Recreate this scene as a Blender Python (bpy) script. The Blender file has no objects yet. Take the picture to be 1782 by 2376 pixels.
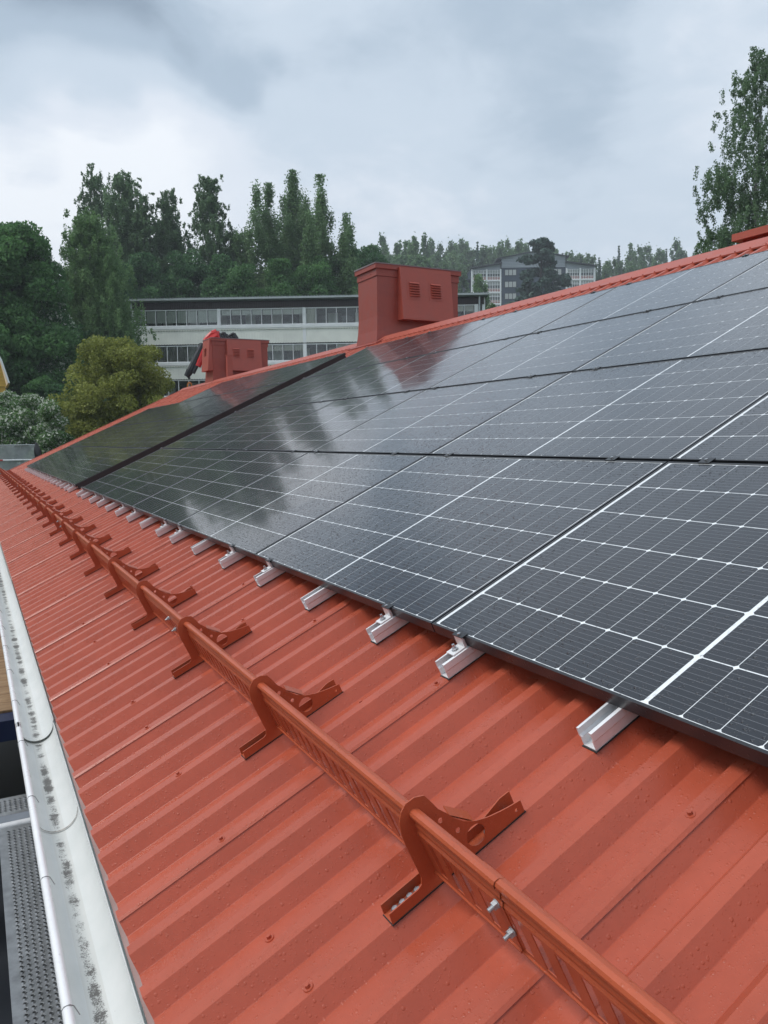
import bpy, math, random
import numpy as np
from mathutils import Vector, Matrix
from mathutils.geometry import tessellate_polygon

# ------------------------------------------------------------------ camera, sky, sun
S = bpy.context.scene
RIGHT = np.array([0.465677, 0.884871, -0.012197])
DOWN = np.array([0.076769, -0.054123, -0.995579])
FWD = np.array([-0.881619, 0.462682, -0.093134])
CAM = np.array([5.565788, -1.257720, 0.581854])
FPX = 1820.8                      # focal length in pixels of the 1782 x 2376 photograph
cd = bpy.data.cameras.new('camera')
cam = bpy.data.objects.new('camera', cd)
S.collection.objects.link(cam)
R_ = Matrix(((RIGHT[0], -DOWN[0], -FWD[0]), (RIGHT[1], -DOWN[1], -FWD[1]), (RIGHT[2], -DOWN[2], -FWD[2])))
cam.matrix_world = Matrix.Translation(Vector(CAM)) @ R_.to_quaternion().to_matrix().to_4x4()
cd.sensor_fit = 'VERTICAL'
cd.sensor_height = 36.0
cd.lens = FPX / 2376 * 36.0
cd.clip_start = 0.05
cd.clip_end = 3000
S.camera = cam

SUN_EL, SUN_AZ = math.radians(55), math.radians(193)
world = bpy.data.worlds.new('World')
S.world = world
world.use_nodes = True
nt = world.node_tree
nt.nodes.clear()
W = lambda t, **k: _n(nt, t, **k)


def _n(tree, t, **k):
    n = tree.nodes.new(t)
    for a, b in k.items():
        if a in n.inputs.keys() if hasattr(n.inputs, 'keys') else False:
            n.inputs[a].default_value = b
        else:
            setattr(n, a, b)
    return n


def math_n(tree, op, a=None, b=None, clamp=False):
    n = tree.nodes.new('ShaderNodeMath')
    n.operation = op
    n.use_clamp = clamp
    for i, v in enumerate((a, b)):
        if v is None:
            continue
        if isinstance(v, (int, float)):
            n.inputs[i].default_value = v
        else:
            tree.links.new(v, n.inputs[i])
    return n.outputs[0]


def ramp(tree, fac, stops, interp='LINEAR'):
    r = tree.nodes.new('ShaderNodeValToRGB')
    r.color_ramp.interpolation = interp
    el = r.color_ramp.elements
    while len(el) < len(stops):
        el.new(0.5)
    for e, (p, c) in zip(el, stops):
        e.position = p
        e.color = (c[0], c[1], c[2], 1) if len(c) == 3 else c
    tree.links.new(fac, r.inputs[0])
    return r.outputs[0]


def mixc(tree, fac, a, b, blend='MIX'):
    m = tree.nodes.new('ShaderNodeMix')
    m.data_type = 'RGBA'
    m.blend_type = blend
    for s, v in ((m.inputs[0], fac), (m.inputs[6], a), (m.inputs[7], b)):
        if isinstance(v, (int, float)):
            s.default_value = v
        elif isinstance(v, tuple):
            s.default_value = (v[0], v[1], v[2], 1)
        else:
            tree.links.new(v, s)
    return m.outputs[2]


def dir_of(px, py):
    d = RIGHT * (px - 891) / FPX + DOWN * (py - 1188) / FPX + FWD
    return d / np.linalg.norm(d)


# overcast: the daylight sky behind a broken cloud sheet
tc = nt.nodes.new('ShaderNodeTexCoord')
nrm = nt.nodes.new('ShaderNodeVectorMath'); nrm.operation = 'NORMALIZE'
nt.links.new(tc.outputs['Generated'], nrm.inputs[0])
DIR = nrm.outputs[0]
sep = nt.nodes.new('ShaderNodeSeparateXYZ')
nt.links.new(DIR, sep.inputs[0])
den = math_n(nt, 'ADD', math_n(nt, 'ABSOLUTE', sep.outputs[2]), 0.22)
cmb = nt.nodes.new('ShaderNodeCombineXYZ')
nt.links.new(math_n(nt, 'DIVIDE', sep.outputs[0], den), cmb.inputs[0])
nt.links.new(math_n(nt, 'DIVIDE', sep.outputs[1], den), cmb.inputs[1])
PL = cmb.outputs[0]


def noise(tree, vec, scale, detail=4.0, rough=0.5, dist=0.0, dims='3D'):
    n = tree.nodes.new('ShaderNodeTexNoise')
    n.noise_dimensions = dims
    n.inputs['Scale'].default_value = scale
    n.inputs['Detail'].default_value = detail
    n.inputs['Roughness'].default_value = rough
    n.inputs['Distortion'].default_value = dist
    tree.links.new(vec, n.inputs['Vector'])
    return n.outputs['Fac']


n1 = noise(nt, PL, 1.1, 3, 0.5, 0.3)
n2 = noise(nt, PL, 3.2, 6, 0.58, 0.5)
n3 = noise(nt, PL, 9.0, 5, 0.6, 0.2)


def lobe(px, py, width):
    d = dir_of(px, py)
    dp = nt.nodes.new('ShaderNodeVectorMath'); dp.operation = 'DOT_PRODUCT'
    nt.links.new(DIR, dp.inputs[0])
    dp.inputs[1].default_value = tuple(d)
    # warp the lobe's edge with noise so it reads as a cloud
    w = math_n(nt, 'MULTIPLY', math_n(nt, 'SUBTRACT', n2, 0.5), 0.55 * (1 - math.cos(math.radians(width))))
    w = math_n(nt, 'ADD', dp.outputs['Value'], w)
    c = math.cos(math.radians(width))
    mr = nt.nodes.new('ShaderNodeMapRange')
    mr.interpolation_type = 'SMOOTHSTEP'
    nt.links.new(w, mr.inputs[0])
    mr.inputs[1].default_value = c
    mr.inputs[2].default_value = 1.0
    return mr.outputs[0]


den_v = math_n(nt, 'SUBTRACT', math_n(nt, 'MULTIPLY', n1, 0.34), 0.09)
den_v = math_n(nt, 'ADD', den_v, math_n(nt, 'SUBTRACT', math_n(nt, 'MULTIPLY', n2, 0.27), 0.055))
den_v = math_n(nt, 'ADD', den_v, math_n(nt, 'MULTIPLY', n3, 0.15))
for px, py, wd, k in ((20, -40, 13, 0.33), (300, -20, 8, 0.06), (530, 150, 4.2, 0.15), (545, 200, 2.2, 0.10), (250, 270, 3.0, 0.10), (30, 90, 6, 0.12), (120, 60, 9, 0.10), (1080, 200, 15, 0.13), (1500, 330, 13, 0.07),
                      (90, 420, 14, -0.24), (20, 240, 8, -0.16), (230, 230, 6, -0.16), (1000, 430, 10, -0.10), (1250, 40, 9, 0.05), (420, 420, 9, -0.08)):
    den_v = math_n(nt, 'ADD', den_v, math_n(nt, 'MULTIPLY', lobe(px, py, wd), k))
hz = nt.nodes.new('ShaderNodeMapRange')
nt.links.new(sep.outputs[2], hz.inputs[0])
hz.inputs[1].default_value = 0.0; hz.inputs[2].default_value = 0.9
hz.inputs[3].default_value = -0.02; hz.inputs[4].default_value = 0.06
den_v = math_n(nt, 'ADD', den_v, hz.outputs[0], True)
cloud = ramp(nt, den_v, [(0.0, (0.72, 0.755, 0.80)), (0.16, (0.60, 0.65, 0.72)), (0.32, (0.475, 0.55, 0.635)),
                         (0.50, (0.345, 0.425, 0.515)), (0.72, (0.215, 0.275, 0.350)), (1.0, (0.15, 0.19, 0.25))], 'EASE')
# ground half of the sphere: the dark land beyond the horizon
sky = nt.nodes.new('ShaderNodeTexSky')
sky.sky_type = 'NISHITA'
sky.sun_disc = False
sky.sun_elevation = SUN_EL
sky.sun_rotation = SUN_AZ
sky.air_density = 1.5
sky.dust_density = 3.0
bg1 = nt.nodes.new('ShaderNodeBackground'); bg1.inputs[1].default_value = 0.07
nt.links.new(sky.outputs[0], bg1.inputs[0])
bg2 = nt.nodes.new('ShaderNodeBackground'); bg2.inputs[1].default_value = 1.0
nt.links.new(cloud, bg2.inputs[0])
mx = nt.nodes.new('ShaderNodeMixShader'); mx.inputs[0].default_value = 0.94
nt.links.new(bg1.outputs[0], mx.inputs[1]); nt.links.new(bg2.outputs[0], mx.inputs[2])
wo = nt.nodes.new('ShaderNodeOutputWorld')
nt.links.new(mx.outputs[0], wo.inputs[0])

sd = bpy.data.lights.new('sun', 'SUN')
sd.energy = 1.45
sd.angle = math.radians(24)
sd.color = (1.0, 0.97, 0.93)
sun = bpy.data.objects.new('sun', sd)
S.collection.objects.link(sun)
sdir = Vector((math.sin(SUN_AZ) * math.cos(SUN_EL), math.cos(SUN_AZ) * math.cos(SUN_EL), math.sin(SUN_EL)))
sun.rotation_euler = sdir.to_track_quat('Z', 'Y').to_euler()
sun.location = (0, 0, 40)

S.view_settings.view_transform = 'Standard'
S.view_settings.look = 'None'
S.view_settings.gamma = 1
S.view_settings.exposure = 0.50
S.view_settings.use_curve_mapping = False
S.render.engine = 'CYCLES'
S.cycles.max_bounces = 6
S.cycles.transparent_max_bounces = 12
S.cycles.caustics_reflective = False
S.cycles.caustics_refractive = False

# ------------------------------------------------------------------ helpers
C = S.collection
TH = math.radians(25.3)
CT, ST = math.cos(TH), math.sin(TH)
rng = np.random.default_rng(7)
random.seed(11)


def p2w(u, v, n):
    return (u, v * CT - n * ST, v * ST + n * CT)


def at(px, py, depth):
    """world point seen at a photo pixel, at this depth along the view axis"""
    return CAM + (RIGHT * (px - 891) / FPX + DOWN * (py - 1188) / FPX + FWD) * depth


def tag(o, label=None, cat=None, group=None, kind=None):
    if label: o['label'] = label
    if cat: o['category'] = cat
    if group: o['group'] = group
    if kind: o['kind'] = kind
    return o


def empty(name, loc=(0, 0, 0), rot=(0, 0, 0)):
    o = bpy.data.objects.new(name, None)
    o.empty_display_size = 0.1
    C.objects.link(o)
    o.location = loc
    o.rotation_euler = rot
    return o


class MB:
    def __init__(s):
        s.v, s.f, s.mi = [], [], []

    def add(s, vs, fs, mi=0):
        b = len(s.v)
        s.v += [tuple(map(float, q)) for q in vs]
        s.f += [tuple(i + b for i in f) for f in fs]
        s.mi += [mi] * len(fs)
        return s

    def box(s, x0, x1, y0, y1, z0, z1, mi=0):
        return s.add([(x0, y0, z0), (x1, y0, z0), (x1, y1, z0), (x0, y1, z0), (x0, y0, z1), (x1, y0, z1), (x1, y1, z1), (x0, y1, z1)],
                     [(0, 3, 2, 1), (4, 5, 6, 7), (0, 1, 5, 4), (1, 2, 6, 5), (2, 3, 7, 6), (3, 0, 4, 7)], mi)

    def hexa(s, a, mi=0):  # 8 free corners, bottom loop then top loop
        return s.add(a, [(0, 3, 2, 1), (4, 5, 6, 7), (0, 1, 5, 4), (1, 2, 6, 5), (2, 3, 7, 6), (3, 0, 4, 7)], mi)

    def tube(s, p, q, r0, r1=None, n=8, caps=True, mi=0):
        r1 = r0 if r1 is None else r1
        p, q = Vector(p), Vector(q)
        d = (q - p)
        if d.length < 1e-9: return s
        d.normalize()
        a = d.orthogonal().normalized()
        b = d.cross(a)
        vs = []
        for c, r in ((p, r0), (q, r1)):
            for i in range(n):
                t = 2 * math.pi * i / n
                vs.append(c + a * math.cos(t) * r + b * math.sin(t) * r)
        fs = [(i, (i + 1) % n, n + (i + 1) % n, n + i) for i in range(n)]
        if caps:
            fs += [tuple(range(n - 1, -1, -1)), tuple(range(n, 2 * n))]
        return s.add(vs, fs, mi)

    def path(s, pts, r, n=8, mi=0):
        for i in range(len(pts) - 1):
            s.tube(pts[i], pts[i + 1], r, r, n, True, mi)
        return s

    def extrude(s, poly, axis_pts, mi=0, closed=True):
        """poly: list of (a,b); axis_pts: function (a,b,t)->xyz evaluated at t=0 and 1"""
        n = len(poly)
        vs = [axis_pts(a, b, 0) for a, b in poly] + [axis_pts(a, b, 1) for a, b in poly]
        m = n if closed else n - 1
        fs = [(i, (i + 1) % n, n + (i + 1) % n, n + i) for i in range(m)]
        b0 = len(s.v)
        s.add(vs, fs, mi)
        if closed:
            tris = tessellate_polygon([[Vector((a, b, 0)) for a, b in poly]])
            s.f += [tuple(b0 + i for i in t) for t in tris] + [tuple(b0 + n + i for i in reversed(t)) for t in tris]
            s.mi += [mi] * (2 * len(tris))
        return s

    def plate(s, outer, holes, thick, fn, mi=0):
        """flat plate with holes: fn(a,b,t) with t the coordinate through the thickness"""
        loops = [outer] + holes
        allp = [p for l in loops for p in l]
        tris = tessellate_polygon([[Vector((a, b, 0)) for a, b in l] for l in loops])
        b0 = len(s.v)
        n = len(allp)
        s.v += [tuple(fn(a, b, 0)) for a, b in allp] + [tuple(fn(a, b, thick)) for a, b in allp]
        s.f += [tuple(b0 + i for i in t) for t in tris] + [tuple(b0 + n + i for i in reversed(t)) for t in tris]
        k = 0
        cnt = 2 * len(tris)
        for l in loops:
            for i in range(len(l)):
                j = (i + 1) % len(l)
                s.f.append((b0 + k + i, b0 + k + j, b0 + n + k + j, b0 + n + k + i))
                cnt += 1
            k += len(l)
        s.mi += [mi] * cnt
        return s

    def mesh(s, name, mats, smooth=False):
        me = bpy.data.meshes.new(name)
        me.from_pydata(s.v, [], s.f)
        mats = mats if isinstance(mats, (list, tuple)) else [mats]
        for m in mats: me.materials.append(m)
        if len(mats) > 1:
            me.polygons.foreach_set('material_index', s.mi)
        if smooth:
            me.polygons.foreach_set('use_smooth', [True] * len(me.polygons))
            try: me.set_sharp_from_angle(angle=math.radians(35))
            except Exception: pass
        me.update()
        return me

    def build(s, name, mats, parent=None, smooth=False, fix=True):
        me = s.mesh(name, mats, smooth)
        if fix:
            import bmesh
            bm = bmesh.new(); bm.from_mesh(me)
            bmesh.ops.recalc_face_normals(bm, faces=bm.faces)
            bm.to_mesh(me); bm.free()
        return link(name, me, parent)


def link(name, me, parent=None, loc=None, rot=None):
    o = bpy.data.objects.new(name, me)
    C.objects.link(o)
    if parent is not None: o.parent = parent
    if loc is not None: o.location = loc
    if rot is not None: o.rotation_euler = rot
    return o


def copy_tree(o, parent=None):
    c = o.copy()
    C.objects.link(c)
    c.parent = parent
    for ch in list(o.children):
        copy_tree(ch, c)
    return c


def bevel(o, w, seg=1):
    m = o.modifiers.new('bevel', 'BEVEL')
    m.width = w
    m.segments = seg
    m.limit_method = 'ANGLE'
    return o


ORD = ['first', 'second', 'third', 'fourth', 'fifth', 'sixth', 'seventh', 'eighth', 'ninth', 'tenth', 'eleventh', 'twelfth', 'thirteenth',
       'fourteenth', 'fifteenth', 'sixteenth', 'seventeenth', 'eighteenth', 'nineteenth', 'twentieth', 'twenty-first', 'twenty-second',
       'twenty-third', 'twenty-fourth', 'twenty-fifth', 'twenty-sixth', 'twenty-seventh', 'twenty-eighth', 'twenty-ninth', 'thirtieth']
ORD += ['thirty-' + q for q in ORD[:9]] + ['fortieth'] + ['forty-' + q for q in ORD[:9]] + ['fiftieth'] + ['fifty-' + q for q in ORD[:9]] + ['sixtieth'] + ['sixty-' + q for q in ORD[:9]]


# ------------------------------------------------------------------ materials
def new_mat(name):
    m = bpy.data.materials.new(name)
    m.use_nodes = True
    t = m.node_tree
    b = t.nodes['Principled BSDF']
    return m, t, b


def pos(t):
    return t.nodes.new('ShaderNodeNewGeometry').outputs['Position']


def drops(t, scale, rmin, rmax, keep, strength_m):
    """rain drops: domes at random cells; returns height socket (metres)"""
    v = t.nodes.new('ShaderNodeTexVoronoi')
    v.feature = 'F1'
    v.inputs['Scale'].default_value = scale
    v.inputs['Randomness'].default_value = 1.0
    t.links.new(pos(t), v.inputs['Vector'])
    sc = t.nodes.new('ShaderNodeSeparateColor')
    t.links.new(v.outputs['Color'], sc.inputs[0])
    rad = math_n(t, 'ADD', math_n(t, 'MULTIPLY', sc.outputs[0], rmax - rmin), rmin)
    q = math_n(t, 'DIVIDE', v.outputs['Distance'], rad)
    dome = math_n(t, 'SUBTRACT', 1.0, math_n(t, 'MULTIPLY', q, q), True)
    dome = math_n(t, 'POWER', dome, 0.6)
    on = math_n(t, 'LESS_THAN', sc.outputs[1], keep)
    return math_n(t, 'MULTIPLY', math_n(t, 'MULTIPLY', dome, on), math_n(t, 'MULTIPLY', rad, strength_m))


def bump(t, b, h, strength=1.0, dist=1.0):
    n = t.nodes.new('ShaderNodeBump')
    n.inputs['Strength'].default_value = strength
    n.inputs['Distance'].default_value = dist
    t.links.new(h, n.inputs['Height'])
    t.links.new(n.outputs[0], b.inputs['Normal'])
    return n


def painted(name, col, rough=0.35, wet=True, var=0.06, big=0.0, spec=0.5, drop_k=1.0):
    m, t, b = new_mat(name)
    p = pos(t)
    n = noise(t, p, 6.0, 5, 0.6)
    n_f = noise(t, p, 60.0, 3, 0.6)
    f = math_n(t, 'ADD', math_n(t, 'MULTIPLY', n, 0.7), math_n(t, 'MULTIPLY', n_f, 0.3))
    lo = tuple(c * (1 - var * 2.0) for c in col); hi = tuple(min(1, c * (1 + var * 2.0)) for c in col)
    c1 = ramp(t, f, [(0.3, lo), (0.7, hi)])
    mp = t.nodes.new('ShaderNodeMapping'); mp.inputs['Scale'].default_value = (1.0, 0.16, 0.16)
    t.links.new(p, mp.inputs['Vector'])
    streak = noise(t, mp.outputs[0], 9.0, 5, 0.65, 0.4)
    sf = ramp(t, streak, [(0.50, (0, 0, 0)), (0.78, (1, 1, 1))])
    t.links.new(mixc(t, math_n(t, 'MULTIPLY', sf, 0.22), c1, tuple(c * 0.62 + 0.02 for c in col)), b.inputs['Base Color'])
    b.inputs['Roughness'].default_value = rough
    b.inputs['Specular IOR Level'].default_value = spec
    t.links.new(ramp(t, n, [(0.3, (rough * 0.8,) * 3), (0.7, (rough * 1.2,) * 3)]), b.inputs['Roughness'])
    if wet:
        h1 = drops(t, 84, 0.08, 0.33, 0.80, 0.0027 * drop_k)
        h2 = drops(t, 190, 0.10, 0.38, 0.7, 0.0011 * drop_k)
        h = math_n(t, 'ADD', h1, h2)
        wob = math_n(t, 'MULTIPLY', noise(t, p, 3.0, 2, 0.5), 0.004 + big)
        bump(t, b, math_n(t, 'ADD', h, wob), 1.0, 1.0)
        # the drops themselves are smooth water
    return m


def simple(name, col, rough=0.6, metal=0.0, var=0.08, scale=5.0, bumpk=0.0, spec=0.5):
    m, t, b = new_mat(name)
    n = noise(t, pos(t), scale, 5, 0.6)
    lo = tuple(c * (1 - var) for c in col); hi = tuple(min(1, c * (1 + var)) for c in col)
    t.links.new(ramp(t, n, [(0.3, lo), (0.7, hi)]), b.inputs['Base Color'])
    b.inputs['Roughness'].default_value = rough
    b.inputs['Metallic'].default_value = metal
    b.inputs['Specular IOR Level'].default_value = spec
    if bumpk:
        bump(t, b, math_n(t, 'MULTIPLY', n, bumpk), 1.0, 1.0)
    return m


M = {}
M['roof'] = painted('roof_paint', (0.415, 0.084, 0.044), 0.29, True, 0.05, spec=0.40)
M['cap'] = painted('ridge_paint', (0.41, 0.095, 0.062), 0.42, True, 0.05, spec=0.4)
M['guard'] = painted('guard_paint', (0.43, 0.088, 0.036), 0.33, True, 0.05, drop_k=0.8)
M['chim'] = painted('chimney_paint', (0.29, 0.056, 0.038), 0.45, False, 0.07)
M['chim2'] = painted('hood_paint', (0.36, 0.074, 0.050), 0.48, False, 0.05)
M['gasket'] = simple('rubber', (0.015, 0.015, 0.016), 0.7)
M['flash'] = simple('drip_flashing', (0.36, 0.24, 0.22), 0.45, 0, 0.08, 12)


def mat_gutter():
    m, t, b = new_mat('gutter_white')
    p = pos(t)
    s = t.nodes.new('ShaderNodeSeparateXYZ'); t.links.new(p, s.inputs[0])
    # dirt left by standing water along the bottom of the gutter
    c = math_n(t, 'ABSOLUTE', math_n(t, 'SUBTRACT', s.outputs[1], -1.069))
    low = math_n(t, 'LESS_THAN', s.outputs[2], -0.64)
    mp = t.nodes.new('ShaderNodeMapping'); mp.inputs['Scale'].default_value = (1.0, 0.6, 0.3)
    t.links.new(p, mp.inputs['Vector'])
    a = noise(t, mp.outputs[0], 11.0, 5, 0.65, 0.3)
    g = noise(t, p, 230.0, 5, 0.8, 0.4)
    edge = math_n(t, 'POWER', math_n(t, 'DIVIDE', c, 0.0165), 3.0)
    v = math_n(t, 'ADD', g, math_n(t, 'MULTIPLY', math_n(t, 'SUBTRACT', a, 0.5), 1.5))
    v = math_n(t, 'SUBTRACT', v, math_n(t, 'MULTIPLY', edge, 0.22))
    mrr = t.nodes.new('ShaderNodeMapRange'); t.links.new(v, mrr.inputs[0])
    mrr.inputs[1].default_value = 0.44; mrr.inputs[2].default_value = 0.55
    spk = math_n(t, 'GREATER_THAN', noise(t, p, 70, 3, 0.6), 0.74)
    msk = math_n(t, 'MULTIPLY', math_n(t, 'MULTIPLY', mrr.outputs[0], low), 0.88)
    msk = math_n(t, 'MAXIMUM', msk, math_n(t, 'MULTIPLY', math_n(t, 'MULTIPLY', spk, low), 0.5))
    base = ramp(t, noise(t, p, 7, 4, 0.6), [(0.3, (0.62, 0.64, 0.62)), (0.7, (0.70, 0.71, 0.69))])
    faint = math_n(t, 'MULTIPLY', math_n(t, 'LESS_THAN', c, 0.022), math_n(t, 'MULTIPLY', low, 0.25))
    col = mixc(t, faint, base, (0.46, 0.44, 0.38))
    col = mixc(t, msk, col, (0.055, 0.045, 0.036))
    t.links.new(col, b.inputs['Base Color'])
    b.inputs['Roughness'].default_value = 0.38
    return m


M['gutter'] = mat_gutter()
M['bead'] = painted('gutter_bead_white', (0.80, 0.80, 0.81), 0.3, True, 0.02)


def mat_cell():
    m, t, b = new_mat('solar_cell')
    tcn = t.nodes.new('ShaderNodeTexCoord')
    s = t.nodes.new('ShaderNodeSeparateXYZ'); t.links.new(tcn.outputs['Object'], s.inputs[0])
    # fine silver bus wires, ten to a cell
    fr = math_n(t, 'FRACT', math_n(t, 'ADD', math_n(t, 'DIVIDE', s.outputs[1], 0.0182), 100.5))
    line = math_n(t, 'LESS_THAN', math_n(t, 'ABSOLUTE', math_n(t, 'SUBTRACT', fr, 0.5)), 0.028)
    n = noise(t, pos(t), 2.5, 3, 0.5)
    base = ramp(t, n, [(0.35, (0.0060, 0.0068, 0.0115)), (0.65, (0.0095, 0.0105, 0.0160))])
    t.links.new(mixc(t, math_n(t, 'MULTIPLY', line, 0.42), base, (0.32, 0.33, 0.36)), b.inputs['Base Color'])
    glass(t, b)
    return m


def glass(t, b):
    b.inputs['Roughness'].default_value = 0.3
    b.inputs['IOR'].default_value = 1.2
    b.inputs['Coat Weight'].default_value = 1.0
    b.inputs['Coat IOR'].default_value = 1.60
    b.inputs['Coat Roughness'].default_value = 0.085
    h1 = drops(t, 66, 0.09, 0.33, 0.85, 0.0105)
    h2 = drops(t, 150, 0.12, 0.40, 0.70, 0.0042)
    wob = math_n(t, 'MULTIPLY', noise(t, pos(t), 1.3, 2, 0.5), 0.0035)
    bn = bump(t, b, math_n(t, 'ADD', math_n(t, 'ADD', h1, h2), wob), 1.0, 1.0)
    t.links.new(bn.outputs[0], b.inputs['Coat Normal'])


M['cell'] = mat_cell()
mm, t_, b_ = new_mat('white_backsheet')
b_.inputs['Base Color'].default_value = (0.82, 0.85, 0.87, 1)
glass(t_, b_)
M['back'] = mm
M['frame'] = painted('black_frame', (0.020, 0.021, 0.024), 0.32, True, 0.1, drop_k=0.6)
M['alu'] = simple('aluminium', (0.82, 0.82, 0.83), 0.42, 0.28, 0.05, 30, 0.00004)
M['steel'] = simple('bolt_steel', (0.55, 0.55, 0.56), 0.3, 1.0, 0.12, 60)
M['zinc'] = simple('zinc_bolt', (0.42, 0.45, 0.47), 0.45, 0.7, 0.15, 60)
M['deck'] = simple('galvanised_deck', (0.34, 0.345, 0.35), 0.33, 0.7, 0.25, 18, 0.0002)
M['hole'] = simple('deck_hole_dark', (0.01, 0.01, 0.012), 0.9)
M['blue'] = simple('blue_beam', (0.006, 0.014, 0.055), 0.4)
M['void_shade'] = simple('void_shade_sheet', (0.012, 0.015, 0.022), 0.5)
M['bag'] = simple('black_plastic', (0.012, 0.012, 0.014), 0.35)


def mat_wood():
    m, t, b = new_mat('scaffold_timber')
    mp = t.nodes.new('ShaderNodeMapping'); mp.inputs['Scale'].default_value = (14, 1.6, 3)
    t.links.new(pos(t), mp.inputs['Vector'])
    w = noise(t, mp.outputs[0], 2.2, 6, 0.62, 1.2)
    t.links.new(ramp(t, w, [(0.28, (0.14, 0.075, 0.035)), (0.5, (0.30, 0.185, 0.095)), (0.72, (0.40, 0.27, 0.15))]), b.inputs['Base Color'])
    b.inputs['Roughness'].default_value = 0.55
    bump(t, b, math_n(t, 'MULTIPLY', w, 0.002), 1, 1)
    return m


M['wood'] = mat_wood()
M['wall'] = simple('plaster', (0.55, 0.53, 0.48), 0.85, 0, 0.06, 3, 0.002)
M['white'] = simple('white_paint', (0.84, 0.86, 0.86), 0.45, 0, 0.05, 2)
M['cream'] = simple('cream_cladding', (0.86, 0.87, 0.80), 0.5, 0, 0.08, 0.8)
M['brown'] = simple('brown_fascia', (0.042, 0.030, 0.032), 0.6, 0, 0.15, 1.5)
M['grey_roof'] = simple('grey_green_roof', (0.12, 0.15, 0.14), 0.5, 0, 0.15, 1)
M['galv'] = simple('light_grey_metal', (0.38, 0.42, 0.42), 0.4, 0.3, 0.08, 2)
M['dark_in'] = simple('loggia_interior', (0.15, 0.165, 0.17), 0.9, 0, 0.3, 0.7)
M['blind'] = simple('pale_blind', (0.86, 0.89, 0.82), 0.85, 0, 0.06, 3)
M['curtain'] = simple('cream_curtain', (0.78, 0.76, 0.66), 0.85, 0, 0.05, 3)
M['curtain2'] = simple('striped_curtain', (0.50, 0.48, 0.45), 0.85, 0, 0.3, 2.5)
M['navy'] = simple('navy_siding', (0.035, 0.055, 0.080), 0.6, 0, 0.1, 0.5)
M['lgrey'] = simple('light_grey_siding', (0.34, 0.38, 0.42), 0.6, 0, 0.06, 0.5)
M['salmon'] = simple('salmon_panel', (0.42, 0.17, 0.15), 0.6, 0, 0.1, 0.5)
M['black_roof'] = simple('dark_roofing', (0.03, 0.035, 0.042), 0.5, 0, 0.1, 0.5)
M['pale_in'] = simple('pale_blind_far', (0.45, 0.47, 0.46), 0.7, 0, 0.1, 0.6)
M['yellow'] = simple('yellow_boards', (0.58, 0.34, 0.045), 0.6, 0, 0.06, 2)
M['crane_red'] = simple('crane_red', (0.55, 0.02, 0.018), 0.35, 0, 0.06, 2)
M['crane_black'] = simple('crane_black', (0.014, 0.015, 0.018), 0.4, 0, 0.2, 3)
M['orange'] = simple('orange_ring', (0.65, 0.2, 0.03), 0.5)
M['redtube'] = simple('red_tube', (0.5, 0.05, 0.04), 0.5)
M['bark'] = simple('bark', (0.05, 0.045, 0.038), 0.9, 0, 0.3, 8, 0.01)


def mat_birchbark():
    m, t, b = new_mat('birch_bark')
    mp = t.nodes.new('ShaderNodeMapping'); mp.inputs['Scale'].default_value = (2, 2, 9)
    t.links.new(pos(t), mp.inputs['Vector'])
    w = noise(t, mp.outputs[0], 1.5, 5, 0.6)
    t.links.new(ramp(t, w, [(0.42, (0.035, 0.032, 0.03)), (0.5, (0.22, 0.22, 0.21)), (0.8, (0.32, 0.32, 0.30))]), b.inputs['Base Color'])
    b.inputs['Roughness'].default_value = 0.8
    return m


M['birch'] = mat_birchbark()


def mat_glass():
    m, t, b = new_mat('window_glass')
    out = t.nodes['Material Output']
    tr = t.nodes.new('ShaderNodeBsdfTransparent'); tr.inputs[0].default_value = (0.95, 0.98, 0.97, 1)
    gl = t.nodes.new('ShaderNodeBsdfGlossy'); gl.inputs['Roughness'].default_value = 0.03
    fr = t.nodes.new('ShaderNodeFresnel'); fr.inputs[0].default_value = 1.6
    f = math_n(t, 'ADD', fr.outputs[0], 0.0, True)
    mxs = t.nodes.new('ShaderNodeMixShader')
    t.links.new(f, mxs.inputs[0]); t.links.new(tr.outputs[0], mxs.inputs[1]); t.links.new(gl.outputs[0], mxs.inputs[2])
    t.links.new(mxs.outputs[0], out.inputs[0])
    return m


M['glass'] = mat_glass()


def mat_net():
    m, t, b = new_mat('debris_net')
    out = t.nodes['Material Output']
    tr = t.nodes.new('ShaderNodeBsdfTransparent')
    b.inputs['Base Color'].default_value = (0.42, 0.46, 0.46, 1)
    b.inputs['Roughness'].default_value = 0.7
    n = noise(t, pos(t), 5, 3, 0.6)
    f = math_n(t, 'ADD', math_n(t, 'MULTIPLY', n, 0.5), 0.38)
    mxs = t.nodes.new('ShaderNodeMixShader')
    t.links.new(f, mxs.inputs[0]); t.links.new(tr.outputs[0], mxs.inputs[1]); t.links.new(b.outputs[0], mxs.inputs[2])
    t.links.new(mxs.outputs[0], out.inputs[0])
    return m


M['net'] = mat_net()


def leafmat(name, lo, mid, hi, trans=0.42, rough=0.55):
    m, t, b = new_mat(name)
    a = t.nodes.new('ShaderNodeAttribute'); a.attribute_name = 'rnd'
    col = ramp(t, a.outputs['Fac'], [(0.0, lo), (0.5, mid), (1.0, hi)])
    t.links.new(col, b.inputs['Base Color'])
    b.inputs['Roughness'].default_value = rough
    b.inputs['Specular IOR Level'].default_value = 0.3
    out = t.nodes['Material Output']
    tl = t.nodes.new('ShaderNodeBsdfTranslucent'); t.links.new(col, tl.inputs[0])
    mxs = t.nodes.new('ShaderNodeMixShader'); mxs.inputs[0].default_value = trans
    t.links.new(b.outputs[0], mxs.inputs[1]); t.links.new(tl.outputs[0], mxs.inputs[2])
    t.links.new(mxs.outputs[0], out.inputs[0])
    return m


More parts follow.
